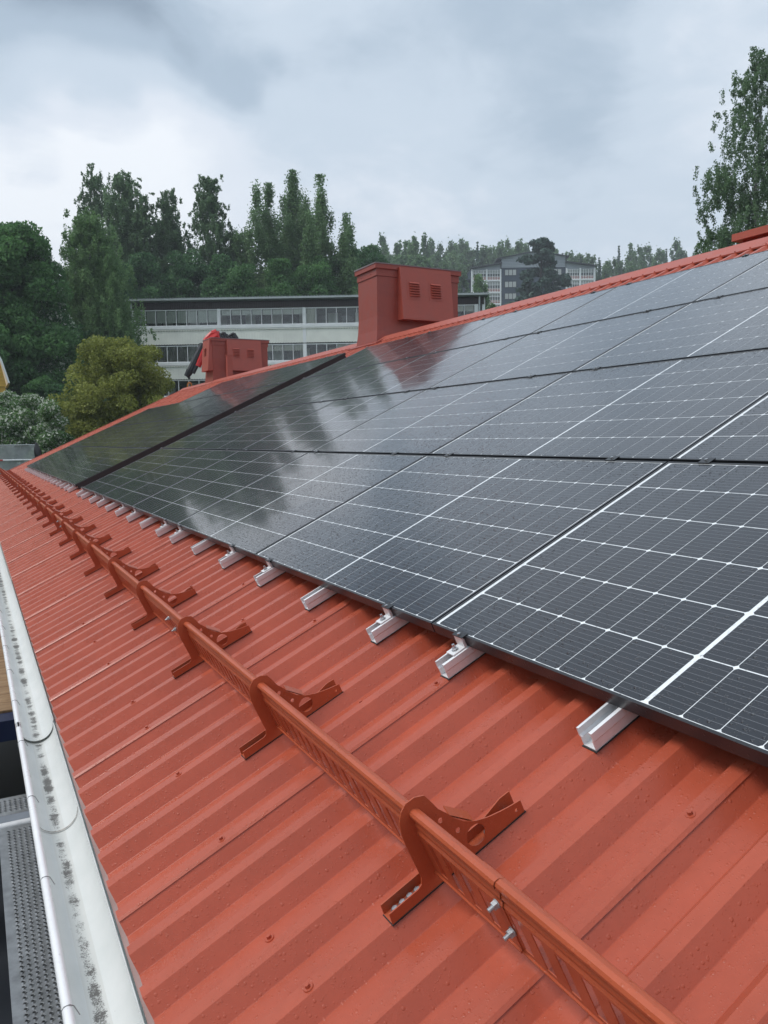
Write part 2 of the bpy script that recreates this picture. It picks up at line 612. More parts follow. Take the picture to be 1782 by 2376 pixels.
L = {}
L['birch'] = leafmat('birch_leaves', (0.095, 0.185, 0.070), (0.150, 0.265, 0.100), (0.220, 0.350, 0.145), 0.5)
L['birch_far'] = leafmat('birch_leaves_far', (0.095, 0.165, 0.080), (0.145, 0.240, 0.118), (0.200, 0.310, 0.160), 0.5)
L['poplar'] = leafmat('aspen_leaves', (0.105, 0.190, 0.082), (0.165, 0.280, 0.120), (0.240, 0.360, 0.180), 0.5)
L['broad'] = leafmat('broad_leaves', (0.055, 0.135, 0.045), (0.095, 0.215, 0.070), (0.150, 0.300, 0.105), 0.45)
L['dark'] = leafmat('dark_leaves', (0.050, 0.123, 0.050), (0.085, 0.190, 0.075), (0.132, 0.269, 0.107))
L['maple'] = leafmat('bronze_maple_leaves', (0.17, 0.20, 0.040), (0.27, 0.305, 0.070), (0.37, 0.39, 0.110))
L['bush'] = leafmat('bush_leaves', (0.07, 0.155, 0.05), (0.125, 0.235, 0.08), (0.18, 0.30, 0.12), 0.45)
L['flower'] = leafmat('white_blossom', (0.42, 0.48, 0.38), (0.60, 0.64, 0.54), (0.78, 0.80, 0.72), 0.35)
L['spruce'] = leafmat('spruce_needles', (0.037, 0.082, 0.052), (0.066, 0.132, 0.079), (0.106, 0.183, 0.107), 0.1)
L['pine'] = leafmat('pine_needles', (0.043, 0.083, 0.064), (0.072, 0.127, 0.099), (0.112, 0.186, 0.134), 0.1)
L['grass'] = leafmat('grass_blades', (0.06, 0.16, 0.035), (0.10, 0.24, 0.055), (0.15, 0.30, 0.08), 0.4)


# ------------------------------------------------------------------ ground
def ground_z(x, y):
    d = np.hypot(x - CAM[0], y - CAM[1])
    az = np.arctan2(y - CAM[1], -(x - CAM[0]))       # 0 straight along the roof, positive to the right
    left = np.clip((0.22 - az) / 0.25, 0, 1)
    zr = np.interp(d, [0, 33, 52, 62, 95, 200, 260, 420, 900], [-6, -6, -1.0, 0.5, 10, 33, 42, 50, 55])
    zl = np.interp(d, [0, 27, 31, 38, 44, 50, 62, 95, 200, 260, 420, 900], [-6, -6, -1.8, 1.3, 2.3, 2.8, 3.5, 11, 33, 42, 50, 55])
    back = np.clip((np.abs(az) - 1.2) / 0.6, 0, 1)
    z = zl * left + zr * (1 - left)
    z = z * (1 - back) + np.minimum(z, -6) * back
    return z + 0.25 * np.sin(x * 0.21) * np.cos(y * 0.17) * np.clip((d - 30) / 30, 0, 1)


def make_ground():
    r = np.concatenate([np.linspace(0.01, 60, 61), np.geomspace(62, 700, 44)])
    a = np.linspace(-math.pi, math.pi, 181)
    rr, aa = np.meshgrid(r, a, indexing='ij')
    x = CAM[0] - rr * np.cos(aa); y = CAM[1] + rr * np.sin(aa)
    z = ground_z(x, y)
    v = np.stack([x, y, z], -1).reshape(-1, 3)
    n, k = rr.shape
    i = np.arange((n - 1) * (k - 1)); ri, ci = i // (k - 1), i % (k - 1)
    f = np.stack([ri * k + ci, (ri + 1) * k + ci, (ri + 1) * k + ci + 1, ri * k + ci + 1], -1)
    me = bpy.data.meshes.new('ground')
    me.from_pydata(v.tolist(), [], f.tolist())
    me.polygons.foreach_set('use_smooth', [True] * len(f))
    m, t, b = new_mat('meadow_ground')
    nn = noise(t, pos(t), 0.9, 8, 0.7)
    t.links.new(ramp(t, nn, [(0.3, (0.018, 0.050, 0.012)), (0.55, (0.035, 0.095, 0.020)), (0.8, (0.06, 0.13, 0.03))]), b.inputs['Base Color'])
    b.inputs['Roughness'].default_value = 0.9
    bump(t, b, math_n(t, 'MULTIPLY', noise(t, pos(t), 6, 5, 0.7), 0.25), 1, 1)
    me.materials.append(m)
    return tag(link('ground', me), kind='structure')


make_ground()

# wet air in which the far trees fade
def make_haze():
    me = bpy.data.meshes.new('haze')
    x0, x1, y0, y1, z0, z1 = CAM[0] - 720, CAM[0] + 720, CAM[1] - 720, CAM[1] + 720, -7.6, 78.0
    me.from_pydata([(x0, y0, z0), (x1, y0, z0), (x1, y1, z0), (x0, y1, z0), (x0, y0, z1), (x1, y0, z1), (x1, y1, z1), (x0, y1, z1)], [],
                   [(0, 3, 2, 1), (4, 5, 6, 7), (0, 1, 5, 4), (1, 2, 6, 5), (2, 3, 7, 6), (3, 0, 4, 7)])
    m = bpy.data.materials.new('haze'); m.use_nodes = True
    t = m.node_tree; t.nodes.clear()
    v = t.nodes.new('ShaderNodeVolumePrincipled')
    v.inputs['Color'].default_value = (0.86, 0.92, 1.0, 1)
    v.inputs['Density'].default_value = 0.0008
    o = t.nodes.new('ShaderNodeOutputMaterial'); t.links.new(v.outputs[0], o.inputs['Volume'])
    me.materials.append(m)
    return tag(link('haze', me), kind='stuff')


make_haze()

# ------------------------------------------------------------------ the red-roofed building
PITCH = 0.1533
U0 = 4.26                         # a rib crest under the first bracket
N_CR, N_TR = -0.088, -0.124       # rib crest and trough heights below the panel face
V_EAVE, V_RIDGE = -1.15, 5.46
U_L, U_R = -20.2, 9.0
house = empty('red_roofed_building', p2w(0, V_EAVE, N_TR))
tag(house, 'long low building with a wet red ribbed metal roof, white gutter and red chimneys', 'building')
HB = Vector(house.location)


def hpart(mb, name, mats, parent=None, smooth=False):
    """mesh given in world coordinates, parented to the building"""
    o = mb.build(name, mats, None, smooth)
    o.parent = parent or house
    o.matrix_parent_inverse = Matrix.Identity(4)
    if parent is None:
        o.location = -HB
    return o


def rib_profile():
    """one rib pitch starting at the crest centre minus 0.0175: crest, +u slope, trough, -u slope"""
    a = [(0.0, N_CR), (0.0335, N_CR), (0.0345, N_CR - 0.001), (0.0645, N_TR + 0.001), (0.0660, N_TR),
         (0.0900, N_TR), (0.0905, N_TR + 0.0015), (0.0925, N_TR + 0.0015), (0.0930, N_TR), (0.1220, N_TR), (0.1235, N_TR + 0.001), (0.1523, N_CR - 0.001)]
    return [a[i] for i in (0, 1, 2, 3, 4, 9, 10, 11)]


def sheet_mesh(flip=False):
    mb = MB()
    pr = []
    for k in range(6):
        pr += [(k * PITCH + a, b) for a, b in rib_profile()]
    # lap: over the next sheet's crest, its edge on the slope
    pr += [(6 * PITCH, N_CR + 0.0012), (6 * PITCH + 0.0335, N_CR + 0.0012), (6 * PITCH + 0.041, N_CR - 0.0040)]
    pr[0] = (0.0, N_CR - 0.0005)
    low = [(a, b - 0.0008) for a, b in pr]
    vs = []
    V = [V_EAVE, V_EAVE + 0.004] + list(np.linspace(0, V_RIDGE - 0.02, 5))
    for v in V:
        vs += [(a, v, b) for a, b in pr]
    n = len(pr)
    fs = []
    for j in range(len(V) - 1):
        for i in range(n - 1):
            fs.append((j * n + i, j * n + i + 1, (j + 1) * n + i + 1, (j + 1) * n + i))
    mb.add(vs, fs)
    # visible sheet edges: eave end and lap edge
    mb.add([(a, V_EAVE, b) for a, b in pr] + [(a, V_EAVE, b) for a, b in low], [(i + 1, i, n + i, n + i + 1) for i in range(n - 1)])
    a, b = pr[-1]
    mb.add([(a, V_EAVE, b), (a, V_RIDGE - .02, b), (a - .004, V_RIDGE - .02, b - 0.002), (a - .004, V_EAVE, b - 0.002)], [(0, 1, 2, 3)])
    return mb.mesh('roof_sheet', M['roof'])


sm = sheet_mesh()
k_first = -4                       # a lap falls on the crest four ribs left of U0
us = []
u = U0 - 0.0175 - 4 * PITCH
while u > U_L + 0.02: u -= 6 * PITCH
while u < U_R:
    us.append(u); u += 6 * PITCH
for i, u in enumerate(us):
    o = link('roof_sheet', sm, house, (u, 0 - HB[1], 0 - HB[2]), (TH, 0, 0))
    o.location = Vector((u, 0, 0)) - HB
    # far slope: the same sheet turned round the ridge
    yr = p2w(0, V_RIDGE, N_TR)[1]
    o2 = link('roof_sheet', sm, house, None, (TH, 0, math.pi))
    o2.location = Vector((u + 6 * PITCH, 2 * yr, 0)) - HB


def plane_box(mb, u0, u1, v0, v1, n0, n1, mi=0):
    return mb.hexa([p2w(*q) for q in ((u0, v0, n0), (u1, v0, n0), (u1, v1, n0), (u0, v1, n0), (u0, v0, n1), (u1, v0, n1), (u1, v1, n1), (u0, v1, n1))], mi)


# ridge capping in lengths, screwed on every crest
uu = 9.0
while uu > U_L:
    mb = MB()
    u1, u0 = uu, max(uu - 2.04, U_L - 0.02)
    za = p2w(0, V_RIDGE - 0.20, N_CR + 0.006); zb = p2w(0, V_RIDGE + 0.015, N_CR + 0.022)
    lift = 0.0015 if int(round(uu)) % 4 < 2 else 0.0
    yr = p2w(0, V_RIDGE, N_TR)[1]
    prof = [(za[1] + 0.004, za[2] - 0.012), (za[1], za[2]), (yr - 0.035, zb[2] - 0.004), (yr - 0.02, zb[2] + 0.006), (yr + 0.02, zb[2] + 0.006), (yr + 0.035, zb[2] - 0.004), (2 * yr - za[1], za[2])]
    mb.extrude([(a, b + lift) for a, b in prof], lambda a, b, t: (u0 if t == 0 else u1, a, b), closed=False)
    mb.extrude([(a, b + lift - 0.0015) for a, b in prof], lambda a, b, t: (u0 if t == 0 else u1, a, b), closed=False)
    cap = hpart(mb, 'ridge_cap', M['cap'])
    uu -= 2.0
# ridge screws
mb = MB()
u = U0
for k in range(-30, 172):
    u = U0 - k * PITCH
    if u < U_L or u > U_R: continue
    a = p2w(u, V_RIDGE - 0.185, N_CR + 0.006); b = p2w(u, V_RIDGE - 0.185, N_CR + 0.016)
    mb.tube(a, b, 0.007, 0.006, 6)
tag(hpart(mb, 'ridge_screw', M['cap']), kind='stuff')


def screw_mesh(mb, u, v, n):
    a = p2w(u, v, n); b = p2w(u, v, n + 0.0025); c = p2w(u, v, n + 0.009)
    mb.tube(a, b, 0.011, 0.010, 12); mb.tube(b, c, 0.0055, 0.005, 6)


for (u, v) in [(3.64 - 0.02, -0.856), (4.231, -0.867), (4.05, -0.88), (2.705, -0.866), (3.635, -0.134), (3.43, -0.3), (4.84, -0.86), (1.80, -0.86), (0.88, -0.86), (-0.04, -0.86),
               (4.55, -0.134), (2.71, -0.134), (1.79, -0.134), (5.15, -.5), (2.25, -0.3), (1.33, -0.3), (3.17, -.86), (2.40, -.86), (1.33, -.86)]:
    # snap to the nearest trough or crest
    k = (u - U0) / PITCH
    kc = round(k)
    if abs(k - kc) < 0.25: uu_, nn_ = U0 + kc * PITCH, N_CR
    else: uu_, nn_ = U0 + (math.floor(k) + 0.5) * PITCH, N_TR
    mb = MB(); screw_mesh(mb, uu_, v, nn_)
    hpart(mb, 'roof_screw', M['roof'])

# gable verge trim at the far left end
mb = MB()
plane_box(mb, U_L - 0.04, U_L + 0.09, V_EAVE, V_RIDGE - 0.02, N_TR - 0.10, N_CR + 0.012)
hpart(mb, 'verge_trim', M['cap'])
# drip flashing under the sheet ends
mb = MB()
mb.extrude([(V_EAVE + 0.10, N_TR - 0.004), (V_EAVE - 0.002, N_TR - 0.006), (V_EAVE - 0.016, N_TR - 0.012), (V_EAVE - 0.016, N_TR - 0.050)],
           lambda a, b, t: p2w(U_L if t == 0 else U_R, a, b), closed=False)
hpart(mb, 'drip_flashing', M['flash'])

# gutter: half round with a rolled front bead
GZ = -0.622
YB, YF = -1.004, -1.137
yc, rg = (YB + YF) / 2, (YB - YF) / 2
gsec = []
for i in range(17):
    a = math.pi * i / 16
    gsec.append((yc + rg * math.cos(a), GZ - 0.074 * math.sin(a) ** 0.85))
joints = [U_L, -18, -14, -10, -6, -2, 2.0, 6.0, U_R]
for x0, x1 in zip(joints[:-1], joints[1:]):
    mb = MB()
    up = 0.0 if joints.index(x0) % 2 == 0 else 0.013
    e0, e1 = (x0 - 0.06, x1 + 0.0) if up == 0 else (x0, x1)
    gs = gsec if up == 0 else [(yc + (a - yc) * 0.975, b) for a, b in gsec]
    mb.extrude([(a, b + up) for a, b in gs], lambda a, b, t: (e0 if t == 0 else e1, a, b), closed=False)
    o2 = [(yc + (a - yc) * 1.012, b + up - 0.0025) for a, b in gs]
    mb.extrude(o2, lambda a, b, t: (e0 if t == 0 else e1, a, b), closed=False)
    for e in (e0, e1):
        n = len(gs)
        mb.add([(e, a, b + up) for a, b in gs] + [(e, a, b) for a, b in o2], [(i, i + 1, n + i + 1, n + i) for i in range(n - 1)])
    mb.box(e0, e1, YB - 0.0015, YB + 0.0015, GZ + up, GZ + up + 0.006)
    g = hpart(mb, 'gutter', M['gutter'], None, True)
    mb = MB()
    mb.tube((e0, YF - 0.002, GZ + 0.003), (e1, YF - 0.002, GZ + 0.003), 0.0115, None, 12)
    r = mb.build('gutter_bead', M['bead'], g, True)
# sealed joint further along
mb = MB()
mb.extrude([(yc + (a - yc) * 0.985, b + 0.0045) for a, b in gsec], lambda a, b, t: (2.866 if t == 0 else 2.873, a, b), closed=False)
hpart(mb, 'gutter_seal', simple('dirty_sealant', (0.30, 0.28, 0.25), 0.8, 0, 0.7, 120))
mb0 = MB()
pts = []
for i in range(9):
    a = math.radians(-60 + i * 35)
    pts.append((0, YF - 0.002 - 0.0128 * math.cos(a + 0.6), GZ + 0.003 + 0.0128 * math.sin(a + 0.6)))
mb0.path([(0, YF - 0.0145, GZ - 0.01), (0, YF - 0.015, GZ + 0.004), (0, YF - 0.008, GZ + 0.014), (0, YF + 0.002, GZ + 0.0155), (0, YF + 0.011, GZ + 0.010), (0.004, YF + 0.022, GZ - 0.012)], 0.0011, 6)
hm = mb0.mesh('gutter_hanger', simple('hanger_wire', (0.30, 0.30, 0.30), 0.4, 0.5))
x = 3.31 + 0.56 * 3
while x > -20:
    link('gutter_hanger', hm, house, Vector((x, 0, 0)) - HB)
    x -= 0.562

# walls below
mb = MB(); yr = p2w(0, V_RIDGE, N_TR)[1]
mb.box(U_L + 0.35, U_R - 0.3, -0.62, 2 * yr + 0.62, -6.2, -0.80)
hpart(mb, 'wall', M['wall'])
mb = MB(); mb.box(U_L + 0.05, U_R, -0.97, -0.95, -0.86, -0.66); hpart(mb, 'fascia', M['white'])
mb = MB(); mb.box(U_L + 0.05, U_R, -0.95, -0.62, -0.88, -0.86); hpart(mb, 'soffit', M['white'])
mb = MB()
for xg in (U_L + 0.36, U_R - 0.31):
    mb.add([(xg, -0.62, -0.80), (xg, 2 * yr + 0.62, -0.80), (xg, yr, 2.0)], [(0, 1, 2)])
hpart(mb, 'gable_wall', M['wall'])


def roof_z(y, n=N_CR):
    v = (y + n * ST) / CT
    return v * ST + n * CT


def make_chimney(x1, x0, y0, y1, ztop, side_hood=False, detail='near'):
    mb = MB()
    # body flares out at the foot into the flashing
    zf = 2.26
    f = 0.038
    lv = [(ztop - 0.20, 0.0), (zf + 0.35, 0.0), (zf + 0.12, 0.012), (zf - 0.08, f * 0.9), (zf - 0.25, f * 1.4)]
    vs, fs = [], []
    for z, e in lv:
        vs += [(x0 - e, y0 - e, z), (x1 + e, y0 - e, z), (x1 + e, y1 + e, z), (x0 - e, y1 + e, z)]
    for j in range(len(lv) - 1):
        for i in range(4):
            a, b = j * 4 + i, j * 4 + (i + 1) % 4
            fs.append((a, b, b + 4, a + 4))
    mb.add(vs, fs)
    ch = hpart(mb, 'chimney', M['chim'])
    lab = 'farther red sheet-metal chimney with a hood on two sides' if side_hood else 'nearer red sheet-metal chimney with two louvres in its hood'
    ch['label'] = lab

    def sub(mbx, name, mat):
        return mbx.build(name, mat, ch)
    # collar under the cap
    mb = MB(); e = 0.014
    mb.box(x0 - e, x1 + e, y0 - e, y1 + e, ztop - 0.20, ztop - 0.080)
    for (px_, py_) in ((x1 + e, y0 + 0.12), (x1 + e, y0 + 0.32), (x1 + e, y1 - 0.15)):
        mb.tube((px_, py_, ztop - 0.15), (px_ + 0.008, py_, ztop - 0.15), 0.006, None, 6)
    for xx in (x0 + 0.15, x1 - 0.2):
        mb.tube((xx, y0 - e, ztop - 0.15), (xx, y0 - e - 0.008, ztop - 0.15), 0.006, None, 6)
    sub(mb, 'collar', M['chim'])
    mb = MB(); e = 0.044
    # cap: shallow lid falling a little to both ends, thin bright top edge
    ym = (y0 + y1) / 2
    zt = ztop
    mb.box(x0 - e, x1 + e, y0 - e, y1 + e, zt - 0.085, zt - 0.012)
    sub(mb, 'cap', M['chim'])
    mb = MB(); e = 0.053
    mb.hexa([(x0 - e, y0 - e, zt - 0.012), (x1 + e, y0 - e, zt - 0.012), (x1 + e, y1 + e, zt - 0.012), (x0 - e, y1 + e, zt - 0.012),
             (x0 - e, y0 - e, zt + 0.012), (x1 + e, y0 - e, zt + 0.004), (x1 + e, y1 + e, zt + 0.004), (x0 - e, y1 + e, zt + 0.012)])
    sub(mb, 'lid', simple('lid_grey_red', (0.20, 0.15, 0.16), 0.35))
    # ventilation hood on the wide face, standing off more at its lower edge
    h0, h1 = y0 + 0.385, y0 + 1.385
    zb, zt2 = 2.56, ztop - 0.045
    mb = MB()
    d0, d1 = 0.09, 0.20
    mb.hexa([(x1 + 0.001, h0, zb), (x1 + d1, h0, zb), (x1 + d1, h1, zb), (x1 + 0.001, h1, zb),
             (x1 + 0.001, h0, zt2), (x1 + d0, h0, zt2), (x1 + d0, h1, zt2), (x1 + 0.001, h1, zt2)])
    mb.box(x1 + d1 - 0.004, x1 + d1 + 0.006, h0 - 0.006, h1 + 0.006, zb - 0.004, zb + 0.012)
    sub(mb, 'vent_hood', M['chim2'])
    for yc_ in (y0 + 0.635, y0 + 1.055):
        mb = MB()
        zm = 3.06

        def fx(z): return x1 + d1 + (d0 - d1) * (z - zb) / (zt2 - zb)
        a, b = yc_ - 0.135, yc_ + 0.135
        zl, zh = zm - 0.16, zm + 0.16
        mb.hexa([(fx(zl) - .002, a, zl), (fx(zl) + .004, a, zl), (fx(zl) + .004, b, zl), (fx(zl) - .002, b, zl),
                 (fx(zh) - .002, a, zh), (fx(zh) + .004, a, zh), (fx(zh) + .004, b, zh), (fx(zh) - .002, b, zh)])
        for i in range(6):
            z = zm - 0.112 + i * 0.042
            a2, b2 = yc_ - 0.095, yc_ + 0.10
            mb.add([(fx(z) + .005, a2, z + .03), (fx(z) + .005, b2, z + .03), (fx(z) + .034, b2 - .004, z + .003), (fx(z) + .034, a2 + .004, z + .003),
                    (fx(z) + .005, a2, z), (fx(z) + .005, b2, z)], [(0, 1, 2, 3), (0, 3, 4), (1, 5, 2), (3, 2, 5, 4)])
        sub(mb, 'louvre_vent', M['chim2'])
    if side_hood:
        mb = MB()
        a, b = x0 + 0.10, x1 - 0.02
        mb.hexa([(a, y0 - 0.15, zb), (b, y0 - 0.15, zb), (b, y0 - .001, zb), (a, y0 - .001, zb),
                 (a, y0 - 0.08, zt2), (b, y0 - 0.08, zt2), (b, y0 - .001, zt2), (a, y0 - .001, zt2)])
        for i in range(5):
            mb.box(a + 0.2, a + 0.42, y0 - 0.135, y0 - 0.11, 3.0 + i * 0.045, 3.018 + i * 0.045)
        sub(mb, 'vent_hood', M['chim2'])
    # flashing apron lying on the roof
    mb = MB()
    ex0, ex1 = x0 - 0.16, x1 + 0.24
    v0 = (y0 - 0.14 + N_CR * ST) / CT
    v1 = V_RIDGE - 0.02
    plane_box(mb, ex0, ex1, v0, v1, N_CR + 0.001, N_CR + 0.010)
    sub(mb, 'flashing', M['chim'])
    mb = MB()
    for a in (ex1 - 0.02,):
        plane_box(mb, a - 0.008, a, v0, v1 - 0.03, N_CR + 0.010, N_CR + 0.020)
    sub(mb, 'seam', M['chim'])
    return ch


make_chimney(-6.227, -6.93, 4.85, 6.44, 3.47)
make_chimney(-16.53, -17.34, 4.95, 6.57, 3.47, True)
mb = MB(); mb.box(-15.95, -15.83, 5.15, 5.30, 1.9, 2.92); mb.box(-15.96, -15.82, 5.14, 5.31, 2.915, 2.935)
hpart(mb, 'square_flue', M['chim2'])
mb = MB(); mb.box(0.42, 3.6, 5.30, 6.0, 2.1, 2.40); hpart(mb, 'roof_hatch', M['chim2'])
mb = MB(); mb.box(0.36, 3.7, 5.22, 6.1, 2.395, 2.46); hpart(mb, 'hatch_lid', M['cap'])

# ------------------------------------------------------------------ solar panels
PU, PV, PL_, PH = 1.742, 1.154, 1.735, 1.134


def frame_mesh():
    mb = MB()
    w, h = 0.0085, 0.035
    for (a, b, c, d) in ((0, PL_, 0, w), (0, PL_, PH - w, PH), (0, w, w, PH - w), (PL_ - w, PL_, w, PH - w)):
        mb.box(a, b, c, d, -0.002, 0.0)
    for (a, b, c, d) in ((0, PL_, 0, .002), (0, PL_, PH - .002, PH), (0, .002, .002, PH - .002), (PL_ - .002, PL_, .002, PH - .002)):
        mb.box(a, b, c, d, -h, -0.002)
    for (a, b, c, d) in ((0.002, PL_ - .002, .002, .03), (0.002, PL_ - .002, PH - .03, PH - .002)):
        mb.box(a, b, c, d, -h, -h + 0.002)
    mb.box(0.010, PL_ - 0.010, 0.010, PH - 0.010, -0.0095, -0.0070)  # unseen dark plate under the backsheet, added to deepen the shade below the panels
    return mb.mesh('frame', M['frame'])


def back_mesh():
    mb = MB()
    mb.box(0.007, PL_ - 0.007, 0.007, PH - 0.007, -0.0065, -0.0022)
    return mb.mesh('backsheet', M['back'])


CW, CH, CG = 0.0914, 0.1822, 0.0023


def cell_u(i):
    x = 0.0235 + i * (CW + CG) + (0.011 if i >= 9 else 0.0)
    return x + CW / 2


def cell_v(j):
    return PH / 2 + (j - 2.5) * 0.1856


def cell_poly(cu, cv, z, ch=0.006):
    a, b = CW / 2, CH / 2
    return [(cu - a + ch, cv - b, z), (cu + a - ch, cv - b, z), (cu + a, cv - b + ch, z), (cu + a, cv + b - ch, z),
            (cu + a - ch, cv + b, z), (cu - a + ch, cv + b, z), (cu - a, cv + b - ch, z), (cu - a, cv - b + ch, z)]


def single_cell():
    mb = MB()
    t = cell_poly(0, 0, 0.0); q = cell_poly(0, 0, -0.0004)
    mb.add(t, [tuple(range(8))])
    mb.add(t + q, [(i, 8 + i, 8 + (i + 1) % 8, (i + 1) % 8) for i in range(8)])
    return mb.mesh('cell', M['cell'])


def grid_cells():
    mb = MB()
    for i in range(18):
        for j in range(6):
            mb.add(cell_poly(cell_u(i), cell_v(j), -0.0018), [tuple(range(8))])
    return mb.mesh('cells', M['cell'])


fm, bk, cm, gm = frame_mesh(), back_mesh(), single_cell(), grid_cells()
rowname = ['lowest row', 'second row up', 'third row up', 'top row']
G1 = 'solar panels of the near array'
G2 = 'solar panels of the far array'


def panel(u, v, label, group, singles):
    ex, ey = random.uniform(-.0006, .0006), random.uniform(-.0009, .0009)   # panels never lie quite flat
    p = empty('solar_panel', p2w(u, v, 0), (TH + ey, ex, 0))
    tag(p, label, 'solar panel', group)
    link('frame', fm, p); link('backsheet', bk, p)
    if singles:
        for i in range(18):
            for j in range(6):
                link('cell', cm, p, (cell_u(i), cell_v(j), -0.0018))
    else:
        o = link('cells', gm, p); o['kind'] = 'stuff'
    return p


for r in range(4):
    for c_ in range(3, -4, -1):
        k = 3 - c_
        panel(c_ * PU, r * PV, 'rain-wet solar panel, near array, %s, %s from its right end' % (rowname[r], ORD[k]),
              G1, c_ in (0, 1, 2))
A2 = -6.02
for r in range(4):
    for k in range(6 if r < 3 else 4):
        panel(A2 - PL_ - k * PU, r * PV, 'rain-wet solar panel, far array, %s, %s from the gap between arrays' % (rowname[r], ORD[k]), G2, False)

# black strip standing in for the deep shade under the far array's side
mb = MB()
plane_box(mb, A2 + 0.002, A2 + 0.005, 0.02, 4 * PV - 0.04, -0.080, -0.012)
tag(mb.build('shade_strip', M['gasket']), 'long black strip standing in for the shade under the right side of the far solar array', 'shade strip')
# mounting rails with clamps
rail_poly = [(-0.0205, -0.086), (-0.0215, -0.0625), (-0.0245, -0.058), (-0.0245, -0.0375), (-0.0205, -0.0362), (-0.0160, -0.0362), (-0.0160, -0.0385), (-0.0215, -0.040),
             (-0.0215, -0.0565), (-0.0165, -0.062), (-0.0185, -0.0645), (-0.0180, -0.0835), (0.0180, -0.0835), (0.0185, -0.0645), (0.0165, -0.062), (0.0215, -0.0565),
             (0.0215, -0.040), (0.0160, -0.0385), (0.0160, -0.0362), (0.0205, -0.0362), (0.0245, -0.0375), (0.0245, -0.058), (0.0215, -0.0625), (0.0205, -0.086)]


def rail_meshes(vmax):
    mb = MB()
    mb.extrude(rail_poly, lambda a, b, t: (a, -0.10 if t == 0 else vmax, b))
    rm = mb.mesh('channel', M['alu'])
    mb = MB(); mb.box(-0.0235, 0.0235, -0.104, vmax, -0.0883, -0.0862)
    gk = mb.mesh('gasket', M['gasket'])
    return rm, gk


mb = MB()   # end clamp: bent silver bracket, black top plate
mb.box(-0.020, 0.020, -0.056, -0.006, -0.0360, -0.0315)
mb.box(-0.020, 0.020, -0.012, -0.006, -0.0315, 0.0000)
mb.box(-0.016, 0.016, -0.0062, -0.0012, -0.0362, -0.010)
ec = mb.mesh('end_clamp', M['alu'])
mb = MB()
mb.box(-0.026, 0.026, -0.013, 0.013, 0.0004, 0.0030)
ecp = mb.mesh('clamp_plate', M['frame'])
mb = MB()
mb.tube((0, -0.035, -0.0315), (0, -0.035, -0.0298), 0.011, None, 14)
mb.tube((0, -0.035, -0.0298), (0, -0.035, -0.0225), 0.0085, 0.0085, 6)
mb.tube((0, -0.035, -0.0225), (0, -0.035, -0.0120), 0.0048, 0.0045, 10)
mb.tube((0, -0.003, 0.003), (0, -0.003, 0.0075), 0.0062, 0.0058, 8)
ecb = mb.mesh('bolt', M['steel'])
mb = MB()
mb.box(-0.024, 0.024, -0.019, 0.019, 0.0006, 0.0036)
mcp = mb.mesh('mid_clamp', M['frame'])
mb = MB(); mb.tube((0, 0, 0.0036), (0, 0, 0.0095), 0.0065, 0.006, 8)
mcb = mb.mesh('bolt', M['steel'])


def make_rail(k, vmax, rows, clamps, idx, total, where):
    u = U0 - k * PITCH
    p = empty('mounting_rail', p2w(u, 0, 0), (TH, 0, 0))
    rm, gk = make_rail.cache.setdefault(vmax, rail_meshes(vmax))
    extra = ', no clamp at its end' if not clamps else ', with end clamp'
    tag(p, 'aluminium rail under the %s, %s from its right%s' % (where, ORD[idx], extra), 'mounting rail', 'mounting rails under the ' + where)
    link('channel', rm, p); link('gasket', gk, p)
    if clamps:
        e = link('end_clamp', ec, p); link('bolt', ecb, e); link('clamp_plate', ecp, p)
        for r in range(1, rows):
            q = link('mid_clamp', mcp, p, (0, r * PV - 0.010, 0)); link('bolt', mcb, q)
        q = link('mid_clamp', mcp, p, (0, (rows - 1) * PV + PH + 0.004, 0)); link('bolt', mcb, q)
    return p


make_rail.cache = {}
ks1 = [-9, -6, 0, 4, 7, 11, 15, 19, 23, 27, 30, 34, 38, 42, 46, 50, 54, 59, 62]
nocl = {0, 11, 23, 34, 46, 59}
for i, k in enumerate(ks1):
    make_rail(k, 4.66, 4, k not in nocl, i, len(ks1), 'near array')
ks2 = [69, 72, 76, 80, 84, 87, 91, 95, 99, 102, 106, 110, 114, 117, 121, 125, 129, 133]
for i, k in enumerate(ks2):
    lab4 = U0 - k * PITCH > -12.9
    make_rail(k, 4.66 if lab4 else 3.50, 4 if lab4 else 3, i % 3 != 2, i, len(ks2), 'far array')

# ------------------------------------------------------------------ snow guard
sg = empty('snow_guard', p2w(0, -0.55, N_CR), (TH, 0, 0))
tag(sg, 'orange-red perforated metal snow guard rail running along the lower roof', 'snow guard')
SG0 = np.array([0, -0.55, N_CR])


def sgl(u, v, n):  # plane coords -> snow guard local
    return (u, v + 0.55, n - N_CR)


def arc(cx, cy, r, n=14, a0=0, a1=2 * math.pi, end=False):
    return [(cx + r * math.cos(a0 + (a1 - a0) * i / (n if not end else n - 1)), cy + r * math.sin(a0 + (a1 - a0) * i / (n if not end else n - 1))) for i in range(n)]


